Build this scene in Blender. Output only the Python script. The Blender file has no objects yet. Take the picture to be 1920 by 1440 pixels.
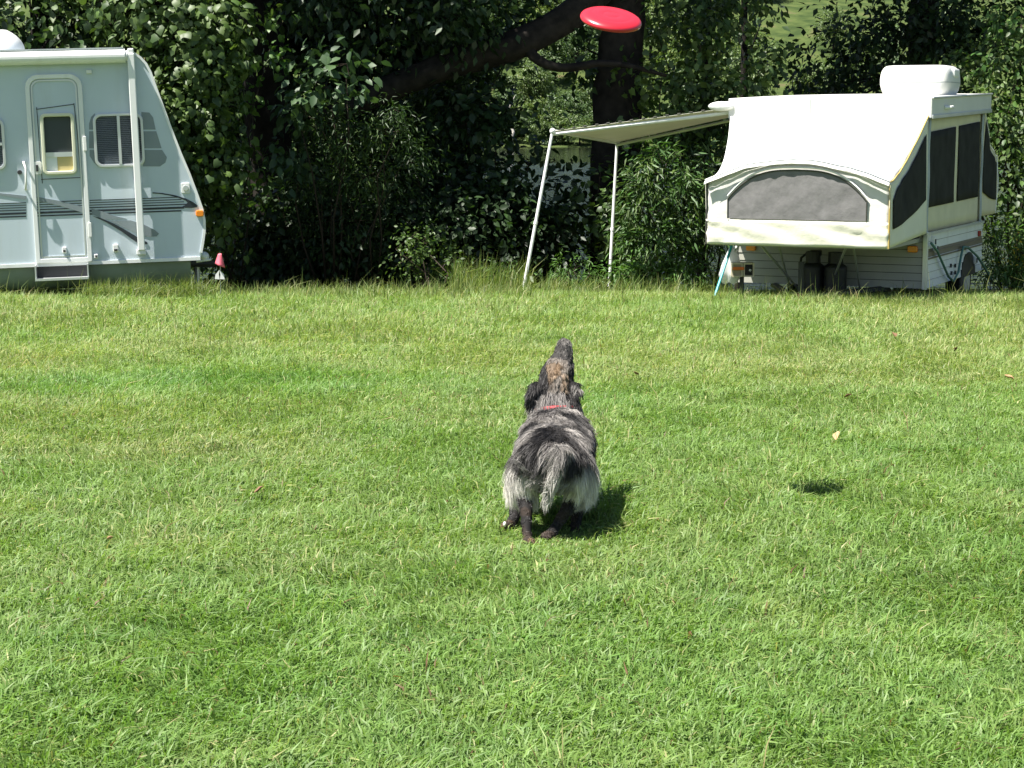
import bpy, math, random
import numpy as np
from mathutils import Vector, Matrix, Quaternion

scene = bpy.context.scene
col = scene.collection
R = math.radians
PI = math.pi

# ------------------------------------------------------------------ camera
FPX, CAMZ = 3600.0, 1.6
PITCH = math.atan(482 / FPX)
cam_d = bpy.data.cameras.new('camera')
cam = bpy.data.objects.new('camera', cam_d)
col.objects.link(cam)
cam.location = (0, 0, CAMZ)
cam.rotation_euler = (PI / 2 - PITCH, 0, 0)
cam_d.sensor_width = 36
cam_d.lens = 36 * FPX / 1920
cam_d.clip_end = 4000
scene.camera = cam

# ------------------------------------------------------------------ light
SUN = Vector((-0.97, -0.44, 2.06)).normalized()
world = bpy.data.worlds.new('World')
scene.world = world
world.use_nodes = True
wn = world.node_tree
bg = wn.nodes['Background']
sky = wn.nodes.new('ShaderNodeTexSky')
sky.sky_type = 'NISHITA'
sky.sun_disc = False
sky.sun_elevation = math.asin(SUN.z)
sky.sun_rotation = math.atan2(SUN.x, SUN.y)
wn.links.new(sky.outputs[0], bg.inputs[0])
bg.inputs[1].default_value = 0.05
sun_d = bpy.data.lights.new('sun', 'SUN')
sun_d.energy = 5.0
sun_d.angle = R(0.53)
sun_d.color = (1.0, 0.955, 0.88)
sun = bpy.data.objects.new('sun', sun_d)
col.objects.link(sun)
sun.location = (-10, -4, 22)
sun.rotation_euler = SUN.to_track_quat('Z', 'Y').to_euler()
vs = scene.view_settings
vs.view_transform = 'Standard'
vs.look = 'None'
vs.gamma = 1
vs.exposure = 1.4
scene.cycles.max_bounces = 8
scene.cycles.transparent_max_bounces = 8
try:
    scene.cycles.use_denoising = True
    scene.cycles.use_adaptive_sampling = True
except Exception:
    pass

# ------------------------------------------------------------------ helpers
rng = np.random.default_rng(7)
random.seed(7)


def ray(px, py):
    f = Vector((0, math.cos(PITCH), -math.sin(PITCH)))
    u = Vector((0, math.sin(PITCH), math.cos(PITCH)))
    return Vector(((px - 960) / FPX, 0, 0)) + f - u * ((py - 720) / FPX)


def W(px, py, d):
    r = ray(px, py)
    return Vector((0, 0, CAMZ)) + r * (d / r.y)


def X(px, d):
    return W(px, 720, d).x


def lin(r, g, b):
    def f(c):
        c /= 255.0
        return c / 12.92 if c <= 0.04045 else ((c + 0.055) / 1.055) ** 2.4
    return (f(r), f(g), f(b))


def tag(o, label=None, cat=None, group=None, kind=None):
    if label: o['label'] = label
    if cat: o['category'] = cat
    if group: o['group'] = group
    if kind: o['kind'] = kind
    return o


def empty(name, loc=(0, 0, 0), rot=(0, 0, 0)):
    o = bpy.data.objects.new(name, None)
    o.empty_display_size = 0.2
    o.location = loc
    o.rotation_euler = rot
    col.objects.link(o)
    return o


def link(name, me, mat=None, parent=None):
    o = bpy.data.objects.new(name, me)
    col.objects.link(o)
    if mat is not None and not me.materials:
        me.materials.append(mat)
    o.parent = parent
    return o


def mesh_np(name, V, F, C=None, smooth=False):
    """fast mesh from vertex array (n,3), triangle array (m,3), optional colours (n,3)"""
    me = bpy.data.meshes.new(name)
    V = np.ascontiguousarray(V, dtype=np.float32)
    F = np.ascontiguousarray(F, dtype=np.int32)
    n, m = len(V), len(F)
    me.vertices.add(n)
    me.vertices.foreach_set('co', V.ravel())
    me.loops.add(m * 3)
    me.loops.foreach_set('vertex_index', F.ravel())
    me.polygons.add(m)
    me.polygons.foreach_set('loop_start', np.arange(0, m * 3, 3, dtype=np.int32))
    if smooth:
        me.polygons.foreach_set('use_smooth', np.ones(m, dtype=bool))
    if C is not None:
        a = me.color_attributes.new('Col', 'FLOAT_COLOR', 'POINT')
        c4 = np.ones((n, 4), dtype=np.float32)
        c4[:, :3] = C
        a.data.foreach_set('color', c4.ravel())
    me.update()
    return me


class MB:
    def __init__(s):
        s.v, s.f = [], []

    def add(s, vs_, fs):
        o = len(s.v)
        s.v += [tuple(p) for p in vs_]
        s.f += [tuple(i + o for i in f) for f in fs]
        return s

    def box(s, x0, x1, y0, y1, z0, z1):
        return s.add([(x0, y0, z0), (x1, y0, z0), (x1, y1, z0), (x0, y1, z0), (x0, y0, z1), (x1, y0, z1), (x1, y1, z1), (x0, y1, z1)],
                     [(0, 3, 2, 1), (4, 5, 6, 7), (0, 1, 5, 4), (1, 2, 6, 5), (2, 3, 7, 6), (3, 0, 4, 7)])

    def tube(s, pts, r, seg=8, caps=True, closed=False):
        pts = [Vector(p) for p in pts]
        n = len(pts)
        rr = r if isinstance(r, (list, tuple)) else [r] * n
        ring = []
        ref = None
        vs_ = []
        for i, p in enumerate(pts):
            if closed:
                t = pts[(i + 1) % n] - pts[i - 1]
            else:
                t = pts[min(i + 1, n - 1)] - pts[max(i - 1, 0)]
            if t.length < 1e-9: t = Vector((0, 0, 1))
            t.normalize()
            if ref is None:
                ref = t.orthogonal().normalized()
            else:
                ref = (ref - t * ref.dot(t))
                if ref.length < 1e-6: ref = t.orthogonal()
                ref.normalize()
            b = t.cross(ref)
            for k in range(seg):
                a = 2 * PI * k / seg
                vs_.append(p + (ref * math.cos(a) + b * math.sin(a)) * rr[i])
        fs = []
        for i in range(n if closed else n - 1):
            j = (i + 1) % n
            for k in range(seg):
                l = (k + 1) % seg
                fs.append((i * seg + k, i * seg + l, j * seg + l, j * seg + k))
        if caps and not closed:
            fs.append(tuple(range(seg))[::-1])
            fs.append(tuple((n - 1) * seg + k for k in range(seg)))
        return s.add(vs_, fs)

    def prism(s, poly, fn, h0, h1):
        n = len(poly)
        vs_ = [fn(a, b, h0) for a, b in poly] + [fn(a, b, h1) for a, b in poly]
        fs = [tuple(range(n))[::-1], tuple(range(n, 2 * n))]
        for i in range(n):
            j = (i + 1) % n
            fs.append((i, j, n + j, n + i))
        return s.add(vs_, fs)

    def ringp(s, outer, inner, fn, h0, h1):
        n = len(outer)
        vs_ = []
        for h in (h0, h1):
            vs_ += [fn(a, b, h) for a, b in outer]
            vs_ += [fn(a, b, h) for a, b in inner]
        fs = []
        for i in range(n):
            j = (i + 1) % n
            fs.append((i, n + i, n + j, j))
            fs.append((2 * n + i, 2 * n + j, 3 * n + j, 3 * n + i))
            fs.append((i, j, 2 * n + j, 2 * n + i))
            fs.append((n + i, 3 * n + i, 3 * n + j, n + j))
        return s.add(vs_, fs)

    def grid(s, fn, nu, nv, closed_u=False):
        vs_ = [fn(i / (nu if closed_u else nu - 1), j / (nv - 1)) for j in range(nv) for i in range(nu)]
        fs = []
        for j in range(nv - 1):
            for i in range(nu if closed_u else nu - 1):
                k = (i + 1) % nu
                fs.append((j * nu + i, j * nu + k, (j + 1) * nu + k, (j + 1) * nu + i))
        return s.add(vs_, fs)

    def ellipsoid(s, c, rx, ry, rz, nu=14, nv=9, power=1.0):
        def sp(x):
            return math.copysign(abs(x) ** power, x)
        def fn(u, v):
            a = 2 * PI * u
            b = PI * (v - 0.5)
            return (c[0] + rx * sp(math.cos(b)) * sp(math.cos(a)), c[1] + ry * sp(math.cos(b)) * sp(math.sin(a)), c[2] + rz * sp(math.sin(b)))
        return s.grid(fn, nu, nv, True)

    def build(s, name, mat, parent=None, smooth=False, bevel=0, solid=0, seg=2):
        me = bpy.data.meshes.new(name)
        me.from_pydata([tuple(p) for p in s.v], [], s.f)
        me.update()
        if smooth:
            me.polygons.foreach_set('use_smooth', [True] * len(me.polygons))
        o = link(name, me, mat, parent)
        if solid:
            m = o.modifiers.new('solid', 'SOLIDIFY'); m.thickness = solid; m.offset = 0
        if bevel:
            m = o.modifiers.new('bevel', 'BEVEL'); m.width = bevel; m.segments = seg; m.limit_method = 'ANGLE'; m.angle_limit = R(40)
        return o


def copy_tree(o, parent=None):
    c = o.copy()
    col.objects.link(c)
    c.parent = parent
    for ch in o.children:
        copy_tree(ch, c)
    return c


def rrect(x0, x1, z0, z1, r, n=5):
    """rounded rectangle outline; r single or (bl, br, tr, tl)"""
    rs = r if isinstance(r, (list, tuple)) else (r,) * 4
    out = []
    for (cx, cz, a0, q) in ((x0, z0, PI, 0), (x1, z0, 1.5 * PI, 1), (x1, z1, 0, 2), (x0, z1, PI / 2, 3)):
        q = rs[q]
        sx = 1 if cx == x0 else -1
        sz = 1 if cz == z0 else -1
        for k in range(n):
            a = a0 + PI / 2 * k / (n - 1)
            out.append((cx + sx * q + q * math.cos(a), cz + sz * q + q * math.sin(a)))
    return out


# value noise (numpy)
_NT = np.random.default_rng(3).random((64, 64, 64)).astype(np.float32)


def vnoise(P, scale, seed=0):
    P = np.asarray(P, dtype=np.float64) * scale + seed * 17.31
    i = np.floor(P).astype(int)
    f = P - i
    f = f * f * (3 - 2 * f)
    i &= 63
    j = (i + 1) & 63
    def g(a, b, c): return _NT[a, b, c]
    x0, y0, z0 = i.T
    x1, y1, z1 = j.T
    fx, fy, fz = f.T
    return ((g(x0, y0, z0) * (1 - fx) + g(x1, y0, z0) * fx) * (1 - fy) + (g(x0, y1, z0) * (1 - fx) + g(x1, y1, z0) * fx) * fy) * (1 - fz) + \
           ((g(x0, y0, z1) * (1 - fx) + g(x1, y0, z1) * fx) * (1 - fy) + (g(x0, y1, z1) * (1 - fx) + g(x1, y1, z1) * fx) * fy) * fz


def norm(a):
    return a / np.maximum(np.linalg.norm(a, axis=-1, keepdims=True), 1e-9)


# ------------------------------------------------------------------ materials
MATS = {}


def pmat(name, colr, rough=0.5, metal=0.0, spec=0.5, var=0.12, vscale=3.0, bump=0.0, bscale=60.0, trans=0.0, coat=0.0, dirt=None, dscale=2.0):
    if name in MATS: return MATS[name]
    m = bpy.data.materials.new(name)
    m.use_nodes = True
    nt = m.node_tree
    p = nt.nodes['Principled BSDF']
    p.inputs['Roughness'].default_value = rough
    p.inputs['Metallic'].default_value = metal
    p.inputs['Specular IOR Level'].default_value = spec
    p.inputs['Coat Weight'].default_value = coat
    tc = nt.nodes.new('ShaderNodeTexCoord')
    nz = nt.nodes.new('ShaderNodeTexNoise')
    nz.inputs['Scale'].default_value = vscale
    nz.inputs['Detail'].default_value = 6
    nt.links.new(tc.outputs['Object'], nz.inputs['Vector'])
    ramp = nt.nodes.new('ShaderNodeMapRange')
    ramp.inputs['From Min'].default_value = 0.3
    ramp.inputs['From Max'].default_value = 0.7
    ramp.inputs['To Min'].default_value = 1 - var
    ramp.inputs['To Max'].default_value = 1 + var * 0.4
    nt.links.new(nz.outputs['Fac'], ramp.inputs['Value'])
    mul = nt.nodes.new('ShaderNodeMix')
    mul.data_type = 'RGBA'
    mul.blend_type = 'MULTIPLY'
    mul.inputs[0].default_value = 1
    mul.inputs[6].default_value = (*colr, 1)
    nt.links.new(ramp.outputs[0], mul.inputs[7])
    out = mul.outputs[2]
    if dirt is not None:
        n2 = nt.nodes.new('ShaderNodeTexNoise')
        n2.inputs['Scale'].default_value = dscale
        n2.inputs['Detail'].default_value = 8
        n2.inputs['Roughness'].default_value = 0.7
        mp = nt.nodes.new('ShaderNodeMapping')
        mp.inputs['Scale'].default_value = (2.5, 2.5, 0.35)
        nt.links.new(tc.outputs['Object'], mp.inputs['Vector'])
        nt.links.new(mp.outputs[0], n2.inputs['Vector'])
        r2 = nt.nodes.new('ShaderNodeMapRange')
        r2.inputs['From Min'].default_value = 0.52
        r2.inputs['From Max'].default_value = 0.85
        r2.inputs['To Max'].default_value = 0.6
        nt.links.new(n2.outputs['Fac'], r2.inputs['Value'])
        mx = nt.nodes.new('ShaderNodeMix')
        mx.data_type = 'RGBA'
        nt.links.new(r2.outputs[0], mx.inputs[0])
        nt.links.new(out, mx.inputs[6])
        mx.inputs[7].default_value = (*dirt, 1)
        out = mx.outputs[2]
    nt.links.new(out, p.inputs['Base Color'])
    if bump:
        n3 = nt.nodes.new('ShaderNodeTexNoise')
        n3.inputs['Scale'].default_value = bscale
        n3.inputs['Detail'].default_value = 5
        nt.links.new(tc.outputs['Object'], n3.inputs['Vector'])
        b = nt.nodes.new('ShaderNodeBump')
        b.inputs['Strength'].default_value = bump
        b.inputs['Distance'].default_value = 0.01
        nt.links.new(n3.outputs['Fac'], b.inputs['Height'])
        nt.links.new(b.outputs[0], p.inputs['Normal'])
    if trans:
        tr = nt.nodes.new('ShaderNodeBsdfTranslucent')
        nt.links.new(out, tr.inputs['Color'])
        ms = nt.nodes.new('ShaderNodeMixShader')
        ms.inputs[0].default_value = trans
        nt.links.new(p.outputs[0], ms.inputs[1])
        nt.links.new(tr.outputs[0], ms.inputs[2])
        nt.links.new(ms.outputs[0], nt.nodes['Material Output'].inputs['Surface'])
    MATS[name] = m
    return m


def attr_mat(name, rough=0.45, spec=0.5, trans=0.3, tint=(1.15, 1.25, 0.55), rand=False, base=None):
    """leaf / blade / fur material: colour from the vertex colours, with translucency"""
    m = bpy.data.materials.new(name)
    m.use_nodes = True
    nt = m.node_tree
    p = nt.nodes['Principled BSDF']
    p.inputs['Roughness'].default_value = rough
    p.inputs['Specular IOR Level'].default_value = spec
    if base is None:
        a = nt.nodes.new('ShaderNodeAttribute')
        a.attribute_name = 'Col'
        c = a.outputs['Color']
    else:
        oi = nt.nodes.new('ShaderNodeObjectInfo')
        rp = nt.nodes.new('ShaderNodeValToRGB')
        rp.color_ramp.elements[0].color = (*base[0], 1)
        rp.color_ramp.elements[1].color = (*base[1], 1)
        nt.links.new(oi.outputs['Random'], rp.inputs[0])
        c = rp.outputs[0]
    nt.links.new(c, p.inputs['Base Color'])
    if trans:
        t = nt.nodes.new('ShaderNodeBsdfTranslucent')
        mul = nt.nodes.new('ShaderNodeMix')
        mul.data_type = 'RGBA'
        mul.blend_type = 'MULTIPLY'
        mul.inputs[0].default_value = 1
        mul.inputs[7].default_value = (*tint, 1)
        nt.links.new(c, mul.inputs[6])
        nt.links.new(mul.outputs[2], t.inputs['Color'])
        ms = nt.nodes.new('ShaderNodeMixShader')
        ms.inputs[0].default_value = trans
        nt.links.new(p.outputs[0], ms.inputs[1])
        nt.links.new(t.outputs[0], ms.inputs[2])
        nt.links.new(ms.outputs[0], nt.nodes['Material Output'].inputs['Surface'])
    MATS[name] = m
    return m


M_leaf_gloss = attr_mat('glossy_leaf', 0.5, 0.42, 0.24)
M_leaf = attr_mat('leaf', 0.5, 0.45, 0.3)
M_grass = attr_mat('grass_blade', 0.5, 0.35, 0.42, (1.1, 1.2, 0.6))
M_fur = attr_mat('dog_hair', 0.55, 0.35, 0.0)
M_skin = attr_mat('dog_undercoat', 0.8, 0.2, 0.0)
M_bark = pmat('bark', (0.020, 0.017, 0.014), 0.9, spec=0.2, var=0.6, vscale=9, bump=1.0, bscale=16)
M_twig = pmat('twig', (0.045, 0.034, 0.025), 0.8, spec=0.2, var=0.3)
M_vine = pmat('vine_stem', (0.14, 0.11, 0.07), 0.8, spec=0.2, var=0.3)

# ------------------------------------------------------------------ setting: ground, water
GK = np.array([(-30, 0), (15.5, 0), (17.2, -0.03), (18.4, -0.08), (19.2, -0.13), (20.5, -0.23), (22.5, -0.35), (25, -0.5), (28, -0.9), (31, -1.5), (45, -2.5),
               (240, -2.5), (249, -1.3), (252, -0.7), (262, 1.0), (300, 9), (340, 21), (420, 42), (600, 70), (1600, 110)], dtype=float)


def ground_z(x, y):
    x = np.asarray(x, dtype=float)
    y = np.asarray(y, dtype=float)
    z = np.interp(y, GK[:, 0], GK[:, 1])
    P = np.stack([x, y, np.zeros_like(x)], -1).reshape(-1, 3)
    n = (vnoise(P, 0.45, 1).reshape(x.shape) - 0.5) * 0.06 + (vnoise(P, 1.7, 2).reshape(x.shape) - 0.5) * 0.025
    far = np.clip((y - 245) / 60, 0, 1) * (vnoise(P, 0.02, 5).reshape(x.shape) - 0.5) * 10
    return z + n * np.where(y < 35, 1, 0.2) + far


def gz(x, y):
    return float(ground_z(np.array([x]), np.array([y]))[0])


ys = np.concatenate([np.linspace(-25, 0, 8), np.linspace(0.4, 34, 170), np.linspace(36, 240, 26), np.linspace(243, 345, 45), np.linspace(355, 1600, 30)])
us = np.linspace(-1, 1, 141)
gx, gy = np.meshgrid(us, ys)
gxx = np.sign(gx) * (np.abs(gx) * 11 + np.abs(gx) ** 4 * (15 + np.clip(gy, 0, None) * 0.75))
gzz = ground_z(gxx, gy)
nx, ny = len(us), len(ys)
idx = np.arange(nx * ny).reshape(ny, nx)
q = np.stack([idx[:-1, :-1], idx[:-1, 1:], idx[1:, 1:], idx[1:, :-1]], -1).reshape(-1, 4)
F = np.concatenate([q[:, [0, 1, 2]], q[:, [0, 2, 3]]])
me = mesh_np('ground', np.stack([gxx, gy, gzz], -1).reshape(-1, 3), F, smooth=True)


def ground_mat():
    m = bpy.data.materials.new('ground_soil')
    m.use_nodes = True
    nt = m.node_tree
    p = nt.nodes['Principled BSDF']
    p.inputs['Roughness'].default_value = 0.95
    p.inputs['Specular IOR Level'].default_value = 0.1
    geo = nt.nodes.new('ShaderNodeNewGeometry')
    sep = nt.nodes.new('ShaderNodeSeparateXYZ')
    nt.links.new(geo.outputs['Position'], sep.inputs[0])
    def noise(sc, det=6):
        n = nt.nodes.new('ShaderNodeTexNoise')
        n.inputs['Scale'].default_value = sc
        n.inputs['Detail'].default_value = det
        nt.links.new(geo.outputs['Position'], n.inputs['Vector'])
        return n.outputs['Fac']
    def ramp(src, *els):
        r = nt.nodes.new('ShaderNodeValToRGB')
        while len(r.color_ramp.elements) < len(els): r.color_ramp.elements.new(0.5)
        for e, (pos, c) in zip(r.color_ramp.elements, els):
            e.position = pos
            e.color = (*c, 1)
        nt.links.new(src, r.inputs[0])
        return r.outputs[0]
    near = ramp(noise(14), (0.3, (0.05, 0.085, 0.022)), (0.55, (0.085, 0.13, 0.036)), (0.75, (0.15, 0.15, 0.065)))
    litter = ramp(noise(9), (0.3, (0.03, 0.026, 0.014)), (0.6, (0.07, 0.055, 0.032)), (0.8, (0.05, 0.07, 0.02)))
    meadow = ramp(noise(0.35, 9), (0.35, (0.030, 0.05, 0.015)), (0.6, (0.065, 0.09, 0.026)), (0.75, (0.10, 0.09, 0.045)))
    def mixr(a, b, lo, hi):
        mr = nt.nodes.new('ShaderNodeMapRange')
        mr.inputs['From Min'].default_value = lo
        mr.inputs['From Max'].default_value = hi
        nt.links.new(sep.outputs['Y'], mr.inputs['Value'])
        x = nt.nodes.new('ShaderNodeMix')
        x.data_type = 'RGBA'
        nt.links.new(mr.outputs[0], x.inputs[0])
        nt.links.new(a, x.inputs[6])
        nt.links.new(b, x.inputs[7])
        return x.outputs[2]
    c = mixr(mixr(near, litter, 20.5, 23), meadow, 100, 240)
    nt.links.new(c, p.inputs['Base Color'])
    b = nt.nodes.new('ShaderNodeBump')
    b.inputs['Strength'].default_value = 0.6
    b.inputs['Distance'].default_value = 0.03
    nt.links.new(noise(40), b.inputs['Height'])
    nt.links.new(b.outputs[0], p.inputs['Normal'])
    return m


tag(link('ground', me, ground_mat()), kind='structure')

mw = bpy.data.materials.new('river_water')
mw.use_nodes = True
nt = mw.node_tree
p = nt.nodes['Principled BSDF']
p.inputs['Base Color'].default_value = (0.008, 0.010, 0.008, 1)
p.inputs['Roughness'].default_value = 0.08
p.inputs['IOR'].default_value = 1.33
tc = nt.nodes.new('ShaderNodeTexCoord')
mp = nt.nodes.new('ShaderNodeMapping')
mp.inputs['Scale'].default_value = (0.7, 1.5, 1)
nz = nt.nodes.new('ShaderNodeTexNoise')
nz.inputs['Scale'].default_value = 1.1
nz.inputs['Detail'].default_value = 4
bp = nt.nodes.new('ShaderNodeBump')
bp.inputs['Strength'].default_value = 0.9
bp.inputs['Distance'].default_value = 0.6
# the breeze ruffles the near half of the river; the far half lies calm
wg = nt.nodes.new('ShaderNodeNewGeometry')
ws = nt.nodes.new('ShaderNodeSeparateXYZ')
nt.links.new(wg.outputs['Position'], ws.inputs[0])
wm = nt.nodes.new('ShaderNodeMapRange')
wm.inputs['From Min'].default_value = 75
wm.inputs['From Max'].default_value = 150
wm.inputs['To Min'].default_value = 0.9
wm.inputs['To Max'].default_value = 0.04
nt.links.new(ws.outputs['Y'], wm.inputs['Value'])
nt.links.new(wm.outputs[0], bp.inputs['Strength'])
nt.links.new(tc.outputs['Object'], mp.inputs['Vector'])
nt.links.new(mp.outputs[0], nz.inputs['Vector'])
nt.links.new(nz.outputs['Fac'], bp.inputs['Height'])
nt.links.new(bp.outputs[0], p.inputs['Normal'])
wt = MB().grid(lambda u, v: (-420 + 840 * u, 24 + 236 * v, -1.0), 3, 3).build('water', mw)
tag(wt, kind='structure')


# ------------------------------------------------------------------ travel trailer (left)
TH = R(10.0)
TR = empty('travel_trailer', (X(385, 19.25), 19.25, 0.0), (0, R(-1.7), TH))
TM = Matrix.Translation(TR.location) @ Matrix.Rotation(TH, 4, 'Z') @ Matrix.Rotation(R(-1.7), 4, 'Y')
TI = TM.inverted()
tag(TR, 'pale blue-grey travel trailer with entry door, swoosh stripes and rolled white awning', 'trailer')


def hit(MI, px, py, axis, val):
    o = MI @ Vector((0, 0, CAMZ))
    d = MI.to_3x3() @ ray(px, py)
    t = (val - o[axis]) / d[axis]
    return o + d * t


def T(px, py, y=0.0):
    h = hit(TI, px, py, 1, y)
    return (h.x, h.z)


def fT(a, b, h):
    return (a, h, b)


M_shell = pmat('trailer_shell', (0.53, 0.61, 0.67), 0.35, spec=0.5, var=0.06, vscale=1.2, dirt=(0.42, 0.46, 0.44), dscale=1.5)
M_white = pmat('white_enamel', (0.80, 0.81, 0.80), 0.35, var=0.06, dirt=(0.55, 0.54, 0.5))
M_whitep = pmat('white_plastic', (0.78, 0.78, 0.76), 0.45, var=0.06)
M_ivory = pmat('ivory_plastic', (0.66, 0.66, 0.50), 0.5, var=0.06)
M_decal_g = pmat('grey_decal', (0.22, 0.26, 0.28), 0.4, var=0.08)
M_decal_k = pmat('navy_decal', (0.02, 0.025, 0.035), 0.4, var=0.1)
M_alu = pmat('aluminium', (0.66, 0.68, 0.69), 0.35, metal=0.6, var=0.1)
M_black = pmat('black_rubber', (0.007, 0.007, 0.007), 0.6, var=0.2)
M_dark = pmat('dark_metal', (0.03, 0.03, 0.032), 0.55, var=0.3)
M_under = pmat('underbelly', (0.20, 0.24, 0.23), 0.6, var=0.25)
M_amber = pmat('amber_lens', (0.85, 0.25, 0.02), 0.2, var=0.05, coat=0.5)
M_screen = pmat('insect_screen', (0.055, 0.065, 0.068), 0.8, var=0.1)
M_blind = pmat('window_blind', (0.74, 0.78, 0.80), 0.6, var=0.08)
M_curtain = pmat('yellow_curtain', (0.55, 0.46, 0.22), 0.8, var=0.1)


def glass_mat():
    m = bpy.data.materials.new('tinted_glass')
    m.use_nodes = True
    nt = m.node_tree
    p = nt.nodes['Principled BSDF']
    p.inputs['Base Color'].default_value = (0.03, 0.035, 0.04, 1)
    p.inputs['Roughness'].default_value = 0.06
    t = nt.nodes.new('ShaderNodeBsdfTransparent')
    t.inputs['Color'].default_value = (0.85, 0.88, 0.9, 1)
    ms = nt.nodes.new('ShaderNodeMixShader')
    ms.inputs[0].default_value = 0.30
    nt.links.new(t.outputs[0], ms.inputs[1])
    nt.links.new(p.outputs[0], ms.inputs[2])
    nt.links.new(ms.outputs[0], nt.nodes['Material Output'].inputs['Surface'])
    return m


M_glass = glass_mat()

prof = [T(*q) for q in [(240, 95), (252, 98), (264, 106), (275, 118), (284, 135), (292, 158), (306, 196), (322, 240), (340, 286), (357, 326), (372, 366), (381, 392), (385, 412), (385.5, 430), (383, 450), (379, 474)]]
zt = T(100, 97)[1]
zb = prof[-1][1] - 0.05
UL = -5.6
body = [(UL + 0.12, zt - 0.02)] + [(UL + 1.2, zt), (T(100, 97)[0], zt)] + prof + [(prof[-1][0] - 0.012, zb), (T(200, 480)[0], zb), (UL + 0.05, zb), (UL, zb + 0.1), (UL, zt - 0.2), (UL + 0.04, zt - 0.08)]
# the wall is closed; black plates stand in for the unlit rooms behind windows
MB().prism(body, fT, 0.0, 2.2).build('body', M_shell, TR, bevel=0.015)
trim = []
po = prof
inn = []
for i in range(len(po)):
    a = Vector(po[max(i - 1, 0)]); b = Vector(po[min(i + 1, len(po) - 1)])
    t = (b - a).normalized()
    nrm_ = Vector((t.y, -t.x))
    inn.append(tuple(Vector(po[i]) + nrm_ * 0.022))
mb = MB()
for i in range(len(po) - 1):
    mb.prism([(po[i][0] + 0.002, po[i][1]), (po[i + 1][0] + 0.002, po[i + 1][1]), inn[i + 1], inn[i]], fT, -0.012, 0.02)
mb.build('corner_trim', M_white, TR)
# bottom rail and underbelly
MB().box(UL + 0.1, prof[-1][0] - 0.02, -0.014, 0.03, zb - 0.022, zb + 0.012).build('bottom_rail', M_white, TR)
MB().grid(lambda u, v: (UL + 0.15 + (prof[-1][0] - 0.12 - UL - 0.15) * u, 0.05 + 0.25 * (1 - math.cos(v * PI / 2)), zb - 0.03 - 0.24 * math.sin(v * PI / 2)), 2, 8).build('underbelly_skirt', M_under, TR, smooth=True)
MB().box(UL + 0.15, prof[-1][0] - 0.15, 0.28, 2.1, zb - 0.26, zb - 0.02).build('chassis', M_dark, TR)
for yy in (0.12, 1.9):
    for uu in (-4.4, -3.55):
        wh = MB().tube([(uu, yy, 0.22), (uu, yy + 0.2, 0.22)], 0.33, 24).build('wheel', M_black, TR, bevel=0.02)
        MB().tube([(uu, yy - 0.012, 0.22), (uu, yy + 0.05, 0.22)], 0.19, 20).build('rim', M_alu, wh)
# hitch tongue, jack and gas bottle cover at the nose
hx = prof[-1][0]
MB().tube([(hx - 0.2, 0.5, zb - 0.08), (hx + 0.12, 1.1, zb - 0.14), (hx - 0.2, 1.7, zb - 0.08)], 0.04, 6).build('tongue', M_dark, TR)
MB().tube([(hx - 0.05, 1.1, zb - 0.05), (hx - 0.05, 1.1, zb - 0.45)], 0.03, 8).build('jack', M_alu, TR)
t0 = T(386, 478, 0.25)
MB().ellipsoid((t0[0] - 0.02, 0.25, t0[1] - 0.015), 0.055, 0.07, 0.05).build('coupler_cap', M_white, TR, smooth=True)
MB().tube([(t0[0] - 0.1, 0.2, t0[1] - 0.06), (t0[0] + 0.05, 0.2, t0[1] - 0.045)], 0.012, 6).build('tongue_lip', M_white, TR)

# rolled awning on the roof edge
ra = T(0, 110, -0.06)[1]
rr0, rr1 = UL + 0.3, T(235, 108, -0.06)[0]
aw = MB().tube([(rr0, -0.065, ra), (rr1, -0.065, ra)], 0.068, 20).build('awning_roll', M_white, TR, smooth=False, bevel=0.004)
MB().box(rr0, rr1 - 0.02, -0.10, 0.0, ra + 0.066, ra + 0.082).build('awning_rail', M_alu, aw)
MB().tube([(rr1, -0.065, ra), (rr1 + 0.02, -0.065, ra)], 0.05, 16).build('end_cap', M_whitep, aw)
for k, zz in enumerate((ra - 0.012, ra + 0.028)):
    MB().box(rr0, rr1 - 0.01, -0.1315 + 0.006 * k, -0.12 + 0.006 * k, zz, zz + 0.006).build('roll_seam', M_alu, aw)
a0, a1 = T(246, 118, -0.07), T(246, 470, -0.07)
arm = MB().box(a0[0] - 0.034, a0[0] + 0.034, -0.105, -0.04, a1[1], ra + 0.02).build('awning_arm', M_white, TR, bevel=0.008)
MB().box(a0[0] - 0.05, a0[0] + 0.04, -0.095, 0.0, a1[1] - 0.045, a1[1] + 0.01).build('arm_foot', M_whitep, arm, bevel=0.008)
MB().box(a0[0] - 0.03, a0[0] + 0.03, -0.09, 0.0, ra - 0.03, ra + 0.07).build('arm_head', M_whitep, arm, bevel=0.01)
MB().box(a0[0] - 0.026, a0[0] + 0.026, -0.06, 0.0, a1[1] + 0.6, a1[1] + 0.66).build('arm_bracket', M_whitep, arm)


def trect(l, r_, t_, b_, y=0.0):
    my = (t_ + b_) / 2
    mx = (l + r_) / 2
    return T(l, my, y)[0], T(r_, my, y)[0], T(mx, b_, y)[1], T(mx, t_, y)[1]


def inset(rc, d):
    return (rc[0] + d, rc[1] - d, rc[2] + d, rc[3] - d)


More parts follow.
